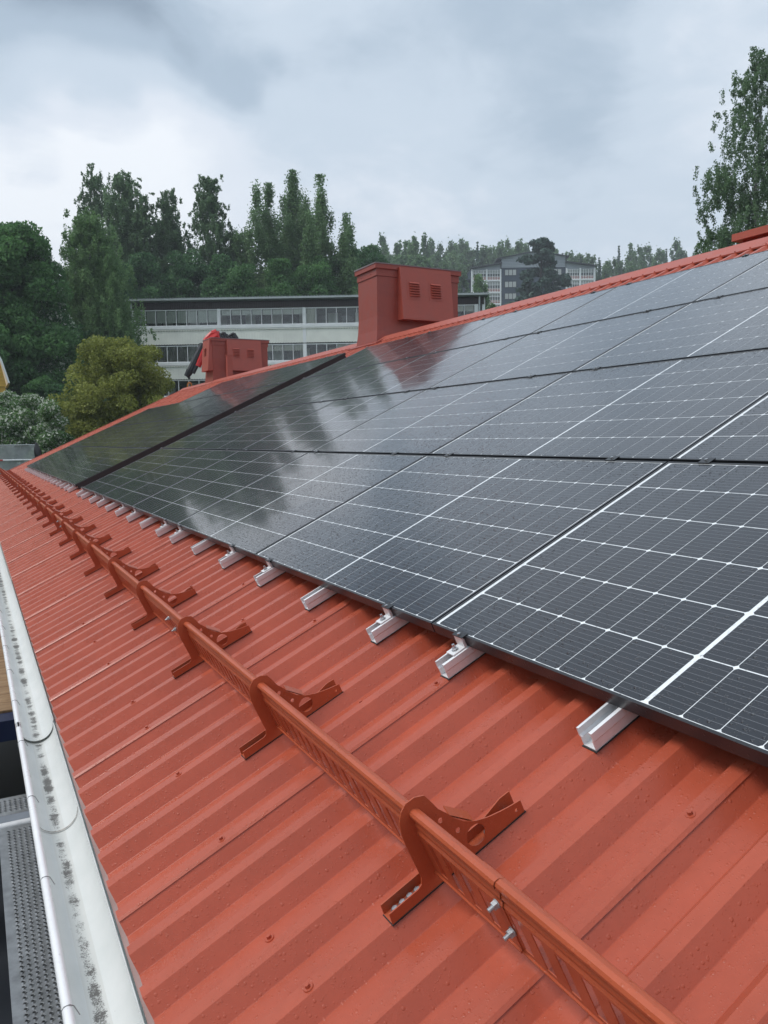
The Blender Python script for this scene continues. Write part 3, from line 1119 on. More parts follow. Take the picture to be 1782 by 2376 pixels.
outer = [(-0.677, -0.0865), (-0.319, -0.0865), (-0.318, -0.057), (-0.345, -0.052), (-0.37, -0.046), (-0.40, -0.037), (-0.43, -0.023), (-0.452, -0.006), (-0.468, 0.015),
         (-0.478, 0.036), (-0.491, 0.058), (-0.497, 0.080), (-0.505, 0.104), (-0.525, 0.1145), (-0.546, 0.1155), (-0.562, 0.106), (-0.574, 0.090), (-0.581, 0.066), (-0.583, 0.040), (-0.584, -0.045), (-0.590, -0.058), (-0.600, -0.062), (-0.674, -0.062)]
holes = [arc(-0.441, -0.051, 0.0235, 18)[::-1], arc(-0.497, 0.033, 0.0060, 10)[::-1], arc(-0.472, -0.013, 0.0060, 10)[::-1], arc(-0.336, -0.070, 0.0042, 8)[::-1]]
mb = MB()
mb.plate(outer, holes, 0.003, lambda a, b, t: sgl(0.0160 + t, a, b))
mb.box(*[q for q in (-0.019, 0.016)], *[q + 0.55 for q in (-0.677, -0.319)], 0.0015, 0.0045)
far = [(-0.677, -0.0865), (-0.319, -0.0865), (-0.318, -0.050), (-0.345, -0.049), (-0.40, -0.062), (-0.674, -0.062)]
mb.plate(far, [], 0.003, lambda a, b, t: sgl(-0.019 + t, a, b))
# bent stiffening tab
t0, t1 = (-0.474, 0.027), (-0.432, -0.022)
mb.add([sgl(0.016, *t0), sgl(0.016, *t1), sgl(-0.012, t1[0] + .006, t1[1] + .006), sgl(-0.012, t0[0] + .006, t0[1] + .006),
        sgl(0.016, t0[0] - .002, t0[1] - .002), sgl(0.016, t1[0] - .002, t1[1] - .002), sgl(-0.012, t1[0] + .004, t1[1] + .004), sgl(-0.012, t0[0] + .004, t0[1] + .004)],
       [(0, 1, 2, 3), (7, 6, 5, 4), (0, 3, 7, 4), (2, 1, 5, 6), (3, 2, 6, 7)])
bm_ = mb.mesh('bracket', M['guard'])
import bmesh as _bm
b__ = _bm.new(); b__.from_mesh(bm_); _bm.ops.recalc_face_normals(b__, faces=b__.faces); b__.to_mesh(bm_); b__.free()
mb = MB(); mb.box(-0.021, 0.021, -0.129, 0.233, -0.0005, 0.0014)
bg_m = mb.mesh('gasket', M['gasket'])
mb = MB()
mb.tube((0, 0, 0.0045), (0, 0, 0.0075), 0.0120, 0.0112, 14); mb.tube((0, 0, 0.0075), (0, 0, 0.0140), 0.0070, 0.0064, 6)
scm = mb.mesh('screw', M['steel'])
for k in range(-6, 160, 6):
    u = U0 - k * PITCH
    b = link('bracket', bm_, sg, (u + random.uniform(-.003, .003), random.uniform(-.004, .004), 0), (0, 0, random.uniform(-.012, .012)))
    link('gasket', bg_m, b)
    if k <= 24:
        for v in (-0.655, -0.636, -0.617, -0.598, -0.405, -0.345):
            link('screw', scm, b, (-0.001, v + 0.55, 0))

# guard rail: folded sheet with a ridge bead and slots with tongues
TOPP = [(-0.5225, 0.068), (-0.523, 0.080), (-0.527, 0.0885), (-0.535, 0.0945), (-0.5430, 0.0945), (-0.5475, 0.090), (-0.5480, 0.084), (-0.5435, 0.079), (-0.5425, 0.068),
        (-0.5450, 0.064), (-0.5465, 0.060), (-0.5445, 0.056), (-0.5450, 0.050), (-0.549, 0.043), (-0.549, 0.036)]
SLOT, SP = 0.024, 0.0575


def guard_section(u0, u1):
    mb = MB()
    th = 0.0016
    for off in (0.0, th):
        mb.extrude([(a + off, b - off * 0.4) for a, b in TOPP], lambda a, b, t: sgl(u0 if t == 0 else u1, a, b), closed=False)
    vf = -0.549
    n0, n1 = -0.046, 0.036
    mb.box(u0, u1, vf + .55 - .0001, vf + .55 + th, -0.056 - N_CR, n0 - N_CR)
    # rolled bottom lip
    mb.box(u0, u1, vf + .55 - .004, vf + .55 + th, -0.060 - N_CR, -0.056 - N_CR)
    s = u0 + 0.012
    x = u0
    while s + SLOT < u1 - 0.01:
        mb.box(x, s, vf + .55 - .0001, vf + .55 + th, n0 - N_CR, n1 - N_CR)
        # tongue pressed out of the slot, hinged on the near side
        a0, a1 = s + SLOT, s + SLOT - 0.003
        mb.add([sgl(a0, vf, n0 + .003), sgl(a0, vf, n1 - .003), sgl(a1, vf + .011, n1 - .012), sgl(a1, vf + .011, n0 + .012),
                sgl(a0 + th, vf, n0 + .003), sgl(a0 + th, vf, n1 - .003), sgl(a1 + th, vf + .011, n1 - .012), sgl(a1 + th, vf + .011, n0 + .012)],
               [(0, 1, 2, 3), (7, 6, 5, 4), (3, 2, 6, 7), (1, 5, 6, 2), (0, 3, 7, 4)])
        x = s + SLOT
        s += SP
    mb.box(x, u1, vf + .55 - .0001, vf + .55 + th, n0 - N_CR, n1 - N_CR)
    return mb


jn = [6.99, 4.56, 2.115, -0.35, -2.80, -5.25, -7.7, -10.15, -12.6, -15.05, -17.5, -20.15]
for i in range(len(jn) - 1):
    u1, u0 = jn[i], jn[i + 1]
    e = 0.0018 if i % 2 else 0.0
    g = guard_section(u0 - 0.06 * (i < len(jn) - 2), u1).build('guard_rail', M['guard'], sg)
    g.location = (0, -e, e)
mb = MB()
mb.tube((0, -0.002, 0), (0, -0.005, 0), 0.0105, None, 14)
mb.tube((0, -0.005, 0), (0, -0.014, 0), 0.0098, 0.0098, 6)
mb.tube((0, -0.014, 0), (0, -0.026, 0), 0.0050, 0.0048, 10)
bo = mb.mesh('bolt', M['zinc'])
for u in jn[1:-1]:
    for du, n in ((0.0, 0.044), (0.012, -0.012)):
        q = link('bolt', bo, sg, (u + du - 0.015, 0.001, n - N_CR)); q.scale = (0.85, 0.85, 0.85)

# ------------------------------------------------------------------ scaffold beside the eave
def perforated(x0, x1, y0, y1, z, pitch=0.0305, ypitch=0.0245, margin=0.028):
    """steel plank: raised cups round real holes, as one sheet mesh"""
    mb = MB()
    nx = int((x1 - x0 - 2 * margin) / pitch); ny = int((y1 - y0 - 2 * margin) / ypitch)
    ox = (x1 - x0 - nx * pitch) / 2; oy = (y1 - y0 - ny * ypitch) / 2
    K = 8
    sq = [(1, 0), (1, 1), (0, 1), (-1, 1), (-1, 0), (-1, -1), (0, -1), (1, -1)]
    vs, fs = [], []
    for i in range(nx):
        for j in range(ny):
            cx = x0 + ox + (i + 0.5) * pitch; cy = y0 + oy + (j + 0.5) * ypitch
            b = len(vs)
            for a, c in sq: vs.append((cx + a * pitch / 2, cy + c * ypitch / 2, z))
            for r, dz in ((0.0098, 0.0), (0.0070, 0.0045), (0.0056, 0.0040), (0.0054, -0.006)):
                for q in range(K):
                    t = 2 * math.pi * q / K
                    vs.append((cx + r * math.cos(t), cy + r * math.sin(t), z + dz))
            for l in range(4):
                for q in range(K):
                    p0, p1 = b + l * K + q, b + l * K + (q + 1) % K
                    fs.append((p0, p1, p1 + K, p0 + K))
    mb.add(vs, fs)
    mb.box(x0, x1, y0, y0 + oy, z - .002, z); mb.box(x0, x1, y1 - oy, y1, z - .002, z)
    mb.box(x0, x0 + ox, y0 + oy, y1 - oy, z - .002, z); mb.box(x1 - ox, x1, y0 + oy, y1 - oy, z - .002, z)
    for a in (y0, y1 - 0.002): mb.box(x0, x1, a, a + 0.002, z - 0.055, z - .002)
    return mb


DZ = -1.32
scaf = 'steel scaffold planks under the gutter'
for (x0, x1, y0, y1, z, lab) in ((1.38, 5.2, -1.235, -0.93, DZ, 'perforated steel scaffold plank lying directly below the white gutter'),
                                 (-0.1 + 2.2, 5.2, -1.585, -1.275, DZ - 0.03, 'steel scaffold plank on the outer side, at the lower left corner')):
    o = perforated(x0, x1, y0, y1, z).build('scaffold_plank', M['deck'], None, False, False)
    tag(o, lab, 'scaffold plank', scaf)
o = perforated(1.02, 1.24, -2.2, -0.93, DZ + .005).build('scaffold_plank', M['deck'], None, False, False)
tag(o, 'short perforated steel plank laid across the scaffold end', 'scaffold plank', scaf)
mb = MB(); mb.tube((1.29, -2.4, DZ - 0.035), (1.29, -0.75, DZ - 0.035), 0.022, None, 12)
tag(mb.build('scaffold_tube', M['alu'], None, True), 'bright steel tube across the scaffold between the plank ends', 'scaffold tube')
mb = MB(); mb.tube((-6, -1.9, DZ - 0.06), (5.5, -1.9, DZ - 0.06), 0.024, None, 12)
tag(mb.build('ledger_tube', M['deck'], None, True), 'long grey scaffold ledger tube at the outer edge', 'scaffold tube')
mb = MB(); mb.box(-0.52, -0.34, -2.6, -0.80, DZ - 0.16, DZ - 0.015)
tag(mb.build('blue_beam', M['blue']), 'dark blue steel beam at the end of the timber deck', 'beam')
tb = 0
x = -0.54
while x > -4.2:
    mb = MB(); mb.box(x - 0.195, x, -2.6, -0.86, DZ - 0.03 + random.uniform(-.004, .004), DZ)
    o = mb.build('deck_board', M['wood']); bevel(o, 0.004)
    tag(o, 'brown wet timber scaffold board, %s from the blue beam' % ORD[tb], 'board', 'timber boards of the scaffold deck')
    x -= 0.2; tb += 1
mb = MB()  # near-black sheet added under the planks, its colour standing for the shaded void
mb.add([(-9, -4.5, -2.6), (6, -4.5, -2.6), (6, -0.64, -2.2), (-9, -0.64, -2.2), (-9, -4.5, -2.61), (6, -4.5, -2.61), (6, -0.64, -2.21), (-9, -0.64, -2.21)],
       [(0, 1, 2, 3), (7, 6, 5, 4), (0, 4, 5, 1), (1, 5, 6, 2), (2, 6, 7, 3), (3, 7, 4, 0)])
tag(mb.build('void_shade_sheet', M['void_shade']), 'dark sheet added to stand for the black shade below the scaffold planks', 'shade sheet')
mb = MB()
mb.hexa([(0.35, -1.7, -1.95), (0.75, -1.7, -1.95), (0.85, -0.7, -1.45), (0.45, -0.7, -1.45), (0.35, -1.7, -1.9), (0.75, -1.7, -1.9), (0.85, -0.7, -1.4), (0.45, -0.7, -1.4)])
tag(mb.build('diagonal_board', simple('grey_board', (0.16, 0.18, 0.21), 0.6)), 'grey sloping board seen between the planks below the gutter', 'board')

# far end of the roof: netting, barrier tube, black bag
XN = -22.8
mb = MB()
n = 24
vs, fs = [], []
for i in range(n + 1):
    y = -3.2 + i * (0.66 + 3.2) / n
    for z in (0.50, 0.2, -0.1, -0.5):
        vs.append((XN + 0.04 * math.sin(i * 1.3 + z * 4), y, z))
for i in range(n):
    for j in range(3):
        a = i * 4 + j
        fs.append((a, a + 1, a + 5, a + 4))
mb.add(vs, fs)
net = mb.build('debris_net', M['net'], None, True, False)
tag(net, 'pale grey translucent debris net at the far left end of the roof', 'netting')
mb = MB(); mb.tube((0, -3.2, 0.515), (0, 0.66, 0.515), 0.02, None, 10)
for y in (-0.28, 0.21, -0.8, -1.4): mb.tube((0, y, 0.53), (0, y, 0.40), 0.006, None, 6)
o = mb.build('net_rail', M['galv'], net); o.location = (XN, 0, 0)
mb = MB(); mb.tube((XN + .06, -0.33, 0.03), (XN + .06, 0.55, 0.03), 0.024, None, 10)
bt = mb.build('barrier_tube', M['white'], None, True)
tag(bt, 'white and red barrier tube in front of the grey net', 'tube')
mb = MB(); mb.tube((XN + .06, -3.2, 0.03), (XN + .06, -0.33, 0.03), 0.0245, None, 10)
mb.build('red_section', M['redtube'], bt, True)
mb = MB()
for i in range(7):
    z0 = 0.02 + i * 0.085
    w = [0.10, 0.12, 0.125, 0.12, 0.11, 0.085, 0.05, 0.01]
    mb.tube((XN, 0.76 - 0.012 * i, z0), (XN, 0.76 - 0.012 * (i + 1), z0 + 0.085), w[i], w[i + 1], 10)
tag(mb.build('black_bag', M['bag'], None, True), 'black plastic sack tied to the end of the net rail', 'bag')

# ------------------------------------------------------------------ loggia apartment block behind the roof
D1 = 60.0
HOR = lambda px: 1017.67 - (px - 891) * 0.01236
PA = at(313, HOR(313), D1); PB = at(1125, HOR(1125), 59.06)
ax = (PB - PA); Wd = float(np.hypot(ax[0], ax[1])); ang = math.atan2(ax[1], ax[0])
SPX = Wd / (1125 - 313)
ZC = CAM[2]
blk = empty('apartment_block', (PA[0], PA[1], -2.0), (0, 0, ang))
tag(blk, 'long three-storey block with glazed white balconies and flat dark roof behind the red roof', 'building')
bx = lambda px: (px - 313) * SPX
bz = lambda py: ZC + (HOR(600) - 2.6 - py) * SPX * 1.012 + 2.0
# local: x right, y away from the camera, z up


def bpart(mb, name, mat, parent=None):
    return mb.build(name, mat, parent or blk)


Xl, Xr = bx(320), bx(1122)
floors = [(723, 760, 768, 801), (803, 841, 848, 879), (880, 917, 924, 957)]
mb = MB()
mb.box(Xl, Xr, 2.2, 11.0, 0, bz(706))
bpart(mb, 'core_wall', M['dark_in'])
mb = MB()
mb.box(Xl - 0.12, Xl + 0.10, 0.0, 11.0, 0, bz(706)); mb.box(Xr - 0.1, Xr + 0.12, 0, 11, 0, bz(706))
bpart(mb, 'end_wall', M['white'])
mb = MB(); mb.box(bx(309), bx(1131), -0.45, 11.8, bz(707), bz(700)); bpart(mb, 'roof', M['grey_roof'])
mb = MB()
x = bx(310)
while x < bx(1131):
    mb.box(x, x + 0.09, -0.49, 11.8, bz(700), bz(698.3)); x += 0.22
bpart(mb, 'roof_ribs', M['grey_roof'])['kind'] = 'stuff'
mb = MB(); mb.box(bx(309), bx(1131), -0.61, -0.47, bz(705), bz(701)); bpart(mb, 'eaves_gutter', M['galv'])
mb = MB(); x = bx(318)
while x < bx(1123):
    mb.box(x, x + 0.10, -0.10, 0.0, bz(722.5), bz(707)); x += 0.135
mb.box(bx(318), bx(1123), -0.05, 0.05, bz(722.5), bz(707))
bpart(mb, 'fascia_boards', M['brown'])['kind'] = 'stuff'
mb = MB(); mb.tube((bx(320), -0.25, bz(707)), (bx(320), -0.25, bz(722)), 0.06); mb.tube((bx(320), -0.25, bz(722)), (bx(322), -0.12, bz(1000)), 0.06)
mb.tube((bx(1112), -0.3, bz(707)), (bx(1112), -0.3, bz(1000)), 0.07)
bpart(mb, 'downpipe', M['galv'])
bays = [(326, 516), (523, 712), (719, 905), (915, 1102)]
posts = [(320, 326), (516, 523), (712, 719), (905, 915), (1102, 1110)]
rr_ = random.Random(5)
for fi, (t0_, t1_, s1, s2) in enumerate(floors):
    mb = MB(); mb.box(Xl, Xr, -0.10, 2.2, bz(s1 - 1.5) - 0.05, bz(t1_ + .5)); bpart(mb, 'balcony_slab', M['white'])
    mb = MB(); mb.box(Xl, Xr, -0.16, -0.10, bz(t1_ + 6.5), bz(t1_ + 1.0)); bpart(mb, 'ledge', M['white'])
    mb = MB(); x = Xl
    while x < Xr - 0.05:
        mb.box(x, x + 0.13, -0.105, -0.08, bz(s2), bz(s1 + 2)); x += 0.20
    mb.box(Xl, Xr, -0.08, -0.04, bz(s2) + 0.03, bz(s1 + 2) - 0.03)
    mb.box(Xl, Xr, -0.16, -0.04, bz(s1 + 2), bz(s1 + 0.6))
    bpart(mb, 'corrugated_parapet', M['cream'])['kind'] = 'stuff'
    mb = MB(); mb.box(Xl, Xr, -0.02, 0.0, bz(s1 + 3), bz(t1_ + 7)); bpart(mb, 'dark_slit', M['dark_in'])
    for bi, (a, b) in enumerate(posts):
        mb = MB(); mb.box(bx(a), bx(b), -0.12, 0.08, bz(s2), bz(t0_)); bpart(mb, 'post', M['white'])
    for bi, (a, b) in enumerate(bays):
        n = 8
        w = (b - a) / n
        mb = MB()
        mb.box(bx(a), bx(b), -0.04, 0.04, bz(t0_ + 2.2), bz(t0_)); mb.box(bx(a), bx(b), -0.04, 0.04, bz(t1_), bz(t1_ - 1.8))
        for i in range(n + 1):
            xx = bx(a + i * w)
            mb.box(xx - 0.022, xx + 0.022, -0.05, 0.04, bz(t1_), bz(t0_))
        wn = bpart(mb, 'balcony_glazing', M['white'])
        for i in range(n):
            mb = MB(); mb.box(bx(a + i * w) + .02, bx(a + (i + 1) * w) - .02, -0.006, 0.006, bz(t1_ - 1.8), bz(t0_ + 2.2))
            mb.build('pane', M['glass'], wn)
            # blinds and curtains behind the panes
            zt_, zb_ = bz(t0_ + 2.2), bz(t1_ - 1.8)
            hgt = zt_ - zb_
            kind = None
            if fi == 0: kind = ['full', 'short' if i != 1 and i != 3 else 'short', 'cur' if i == 0 else None, 'wave'][bi]
            if fi == 1: kind = ['stripe', 'wave', None if i < 2 else None, None][bi]
            if fi == 1 and bi == 2: kind = 'wave' if i in (3, 4) else None
            if fi == 2: kind = [None, None, 'short', None][bi]
            if kind is None: continue
            x0_, x1_ = bx(a + i * w) + .05, bx(a + (i + 1) * w) - .05
            frac = {'full': 0.84, 'short': 0.36, 'cur': 1.0, 'stripe': 1.0, 'wave': 0.40}[kind]
            mb = MB(); K = 16
            vs = []
            for q in range(K + 1):
                x_ = x0_ + (x1_ - x0_) * q / K
                dy = {'cur': 0.03, 'stripe': 0.04}.get(kind, 0.006) * math.sin(q * 1.7)
                ze = zt_ - hgt * frac + (0.05 * abs(math.sin(q * math.pi / 4)) if kind in ('full', 'wave') else 0)
                vs += [(x_, 0.13 + dy, zt_), (x_, 0.13 + dy, max(ze, zb_))]
            mb.add(vs, [(2 * q, 2 * q + 1, 2 * q + 3, 2 * q + 2) for q in range(K)])
            mb.build('curtain' if kind in ('cur', 'stripe') else 'blind', {'full': M['blind'], 'short': M['blind'], 'wave': M['curtain'], 'cur': M['curtain'], 'stripe': M['curtain2']}[kind], wn, False, False)
        # loggia doors and inner wall lightness
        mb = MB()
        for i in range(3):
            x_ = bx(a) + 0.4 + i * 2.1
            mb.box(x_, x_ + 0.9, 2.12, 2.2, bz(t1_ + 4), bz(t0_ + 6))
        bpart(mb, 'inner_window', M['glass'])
        mb = MB()
        for i in range(3):
            x_ = bx(a) + 1.45 + i * 2.1
            mb.box(x_, x_ + 0.75, 2.13, 2.19, bz(t1_ + 4), bz(t0_ + 3))
        bpart(mb, 'inner_wall', M['blind'])
# orange life ring on the lowest visible balcony
mb = MB()
lr = at(440, 896, 59.3)
rx, uz = RIGHT / np.linalg.norm(RIGHT), np.array([0, 0, 1.0])
pts = [Vector(lr + rx * 0.16 * math.cos(t) + uz * 0.26 * math.sin(t)) for t in np.linspace(0, 2 * math.pi, 15)]
mb.path(pts, 0.06, 6)
tag(mb.build('orange_ring', M['orange'], None, True), 'orange ring hanging on a lower balcony of the long block', 'ring')

# ------------------------------------------------------------------ far grey and navy apartment house on the hill
D2 = 196.0
O2 = at(1060, HOR(1060), D2)
rot2 = math.atan2(RIGHT[1], RIGHT[0])
ft = empty('gabled_apartment_house', (O2[0], O2[1], 20.0), (0, 0, rot2))
tag(ft, 'distant navy and pale grey apartment house with gabled roofs behind a dark pine', 'building')
s2 = D2 / FPX * 0.998
fx_ = lambda px: (px - 1060) * s2
fz_ = lambda py: ZC + (HOR(1230) - py) * s2 - 20.0


def gable(mb, px0, pxm, px1, pyE0, pyM, pyE1, pybot, y0, y1, mi=0):
    a, m_, b = fx_(px0), fx_(pxm), fx_(px1)
    zs = [(a, fz_(pybot)), (b, fz_(pybot)), (b, fz_(pyE1)), (m_, fz_(pyM)), (a, fz_(pyE0))]
    mb.extrude(zs, lambda p, q, t: (p, y0 if t == 0 else y1, q), mi)
    return mb


mb = MB(); gable(mb, 1162.5, 1236, 1309, 606, 594.5, 605, 760, 0, 20); ft_w = mb.build('tower_wall', M['navy'], ft)
mb = MB()
for i in range(7):
    z0, z1 = fz_(629 - i * 3.3), fz_(629 - i * 3.3 - 3.0)
    mb.box(fx_(1163.2), fx_(1308.4), -0.10, -0.02, z0, z1 - 0.03)
gable(mb, 1163.2, 1236, 1308.4, 606.4, 595, 605.4, 606.5, -0.10, -0.02)
mb.build('grey_siding', M['lgrey'], ft)
mb = MB()
for a, b, c, d in ((1152, 609, 1238, 593.5), (1237, 593.5, 1316, 605.5)):
    mb.hexa([(fx_(a), -0.8, fz_(b + 1.6)), (fx_(c), -0.8, fz_(d + 1.6)), (fx_(c), 21, fz_(d + 1.6)), (fx_(a), 21, fz_(b + 1.6)),
             (fx_(a), -0.8, fz_(b)), (fx_(c), -0.8, fz_(d)), (fx_(c), 21, fz_(d)), (fx_(a), 21, fz_(b))])
mb.build('tower_roof', M['black_roof'], ft)
for (x0, x1) in ((1170.6, 1197), (1282, 1300)):
    for y in (634, 660.6, 687):
        mb = MB(); mb.box(fx_(x0) - .12, fx_(x1) + .12, -0.06, 0.05, fz_(y + 12.6), fz_(y - 0.6))
        w_ = mb.build('window', M['black_roof'], ft)
        n = 3 if x1 - x0 > 20 else 2
        for i in range(n):
            a = x0 + (x1 - x0) * i / n
            mb = MB(); mb.box(fx_(a) + .08, fx_(a + (x1 - x0) / n) - .08, -0.10, -0.06, fz_(y + 12), fz_(y))
            mb.build('pane', M['pale_in'], w_)


def wing(px0, px1, yl, yr_, bays_, name):
    mb = MB()
    mb.extrude([(fx_(px0), fz_(760)), (fx_(px1), fz_(760)), (fx_(px1), fz_(yr_)), (fx_(px0), fz_(yl))], lambda p, q, t: (p, 0.4 if t == 0 else 18, q))
    mb.build('wing_wall', M['lgrey'], ft)
    mb = MB()
    dx = 4 if name == 'l' else 3
    a, c = px0 - 1.5, px1 + 1.5
    yl2, yr2 = yl - 1, yr_ - 1
    mb.hexa([(fx_(a), -0.9, fz_(yl2 + 1.5)), (fx_(c), -0.9, fz_(yr2 + 1.5)), (fx_(c), 19, fz_(yr2 + 1.5)), (fx_(a), 19, fz_(yl2 + 1.5)),
             (fx_(a), -0.9, fz_(yl2)), (fx_(c), -0.9, fz_(yr2)), (fx_(c), 19, fz_(yr2)), (fx_(a), 19, fz_(yl2))])
    mb.build('wing_roof', M['black_roof'], ft)
    for (y0, y1) in ((634, 655.5), (660, 682), (686, 708), (712, 734)):
        mb = MB(); mb.box(fx_(px0), fx_(px1), -0.15, 0.4, fz_(y1 + 3.4), fz_(y1)); mb.build('balcony_slab', M['white'], ft)
        for (a, b) in bays_:
            mb = MB(); mb.box(fx_(a), fx_(b), 0.30, 0.40, fz_(y1), fz_(y0)); mb.build('loggia_back', M['dark_in'], ft)
            mb = MB(); mb.box(fx_(a), fx_(b), 0.0, 0.06, fz_(y1 - 0.3), fz_(y1 - 7)); mb.build('salmon_parapet', M['salmon'], ft)
            mb = MB(); mb.box(fx_(a) + .1, fx_(b) - .1, 0.2, 0.25, fz_(y0 + 7), fz_(y0)); mb.build('blind', M['pale_in'], ft)
            mb = MB()
            for i in range(6):
                x_ = fx_(a + (b - a) * i / 5)
                mb.box(x_ - .05, x_ + .05, -0.1, 0.0, fz_(y1), fz_(y0))
            for y in (y0, y0 + 7.3, y1 - 7, y1 - 4):
                mb.box(fx_(a), fx_(b), -0.09, -0.01, fz_(y + 0.7), fz_(y))
            mb.build('balcony_frame', M['white'], ft)
    mb = MB()
    for x_ in (px0 + 1.5, (bays_[0][1] + bays_[1][0]) / 2, px1 - 1):
        mb.box(fx_(x_ - 1.6), fx_(x_ + 1.6), -0.16, 0.35, fz_(745), fz_(632))
    mb.build('white_pier', M['white'], ft)


wing(1094, 1162, 630.5, 619.5, [(1098.5, 1128), (1131, 1160)], 'l')
wing(1310, 1376.6, 618, 628, [(1314, 1341), (1344, 1373)], 'r')
mb = MB()
mb.extrude([(fx_(1076), fz_(655)), (fx_(1094), fz_(655)), (fx_(1094), fz_(631)), ], lambda p, q, t: (p, 0 if t == 0 else 18, q))
mb.box(fx_(1083), fx_(1094), 1.0, 18, fz_(760), fz_(650))
mb.build('side_wing', M['navy'], ft)
mb = MB(); mb.tube((fx_(1081.5), 0, fz_(760)), (fx_(1081.5), 0, fz_(651)), 0.15); mb.build('downpipe', M['galv'], ft)

# ------------------------------------------------------------------ yellow house at the left edge
D3 = 40.0
O3 = at(0, HOR(0), D3)
rot3 = math.atan2(-(O3[0] - CAM[0]), (O3[1] - CAM[1])) + 0.02
yh = empty('yellow_house', (O3[0], O3[1], 0.0), (0, 0, rot3))
tag(yh, 'yellow boarded gable with white trim cut off by the left picture edge', 'house')
s3 = D3 / FPX * 1.12
hx = lambda px: px * s3
hz_ = lambda py: ZC + (HOR(0) - py) * s3
z = 915
zlow = hz_(912)
prof = [(-160, 912), (-160, 850), (-70, 720), (-2, 840), (8, 860), (18.5, 912)]


def xr_at(py):
    if py < 840: return -70 + 68 * (py - 720) / 120
    if py < 860: return -2 + 10 * (py - 840) / 20
    return 8 + 10.5 * (py - 860) / 52


py = 912.0
while py > 722:
    mb = MB()
    xa = xr_at(py); xb = xr_at(py - 6.6)
    mb.hexa([(hx(-160), -0.03, hz_(py)), (hx(xa), -0.03, hz_(py)), (hx(xa), 0.05, hz_(py)), (hx(-160), 0.05, hz_(py)),
             (hx(-160), 0.0, hz_(py - 6.6)), (hx(xb), 0.0, hz_(py - 6.6)), (hx(xb), 0.05, hz_(py - 6.6)), (hx(-160), 0.05, hz_(py - 6.6))])
    mb.build('board', M['yellow'], yh)
    py -= 6.6
mb = MB(); mb.box(hx(-160), hx(16), 0.05, 7, -6.5, zlow); mb.build('ground_floor_wall', M['yellow'], yh)
mb = MB()
for (a, b, c, d) in ((-70, 717, -2, 836), (-2, 836, 8.5, 858), (8.5, 858, 21, 905)):
    mb.hexa([(hx(a), -0.12, hz_(b)), (hx(a) + .10, -0.12, hz_(b)), (hx(a) + .10, 7, hz_(b)), (hx(a), 7, hz_(b)),
             (hx(c), -0.12, hz_(d)), (hx(c) + .10, -0.12, hz_(d)), (hx(c) + .10, 7, hz_(d)), (hx(c), 7, hz_(d))])
mb.build('roof_edge', M['white'], yh)

# ------------------------------------------------------------------ loader crane behind the far chimney
cr = empty('loader_crane', tuple(at(485, 1020, 30.0) * np.array([1, 1, 0]) + np.array([0, 0, -6.0])))
tag(cr, 'red folded truck crane with black hydraulic boom standing behind the farther chimney', 'crane')
cl = Vector(cr.location)
P = lambda px, py, d=30.0: Vector(at(px, py, d)) - cl


def cpart(mb, name, mat): return mb.build(name, mat, cr, True)


mb = MB(); mb.tube(P(500, 800), Vector((P(500, 800)[0], P(500, 800)[1], 0)), 0.28, 0.35, 10); cpart(mb, 'column', M['crane_red'])
mb = MB(); mb.path([P(476, 792), P(482, 784), P(492, 774), P(503, 770), P(506, 785)], 0.11, 8); mb.tube(P(480, 796), P(505, 778), 0.17, 0.15, 8); cpart(mb, 'knuckle', M['crane_red'])
mb = MB(); mb.tube(P(478, 806), P(459, 850), 0.14, 0.12, 8); cpart(mb, 'inner_boom', M['crane_red'])
mb = MB()
mb.tube(P(472, 798), P(440, 862), 0.12, 0.12, 8); mb.tube(P(477, 805), P(447, 866), 0.09, 0.09, 8); mb.tube(P(466, 797), P(438, 856), 0.05, 0.05, 8)
mb.tube(P(441, 860), P(433, 874), 0.15, 0.11, 8); mb.tube(P(436, 872), P(440, 879), 0.06, 0.05, 6)
cpart(mb, 'outer_boom', M['crane_black'])
mb = MB()
rr2 = random.Random(3)
pts = [P(504, 772), P(512, 777), P(520, 772), P(528, 783), P(536, 777), P(543, 774), P(551, 786)]
mb.path(pts, 0.06, 10)
for i in range(9):
    a = P(505 + i * 5, 780 + rr2.uniform(-6, 4)); b = P(510 + i * 5, 787 + rr2.uniform(-4, 2))
    mb.tube(a, b, 0.07, 0.06, 7)
cpart(mb, 'hydraulic_hoses', M['crane_black'])


# ------------------------------------------------------------------ trees
TRI = [False]


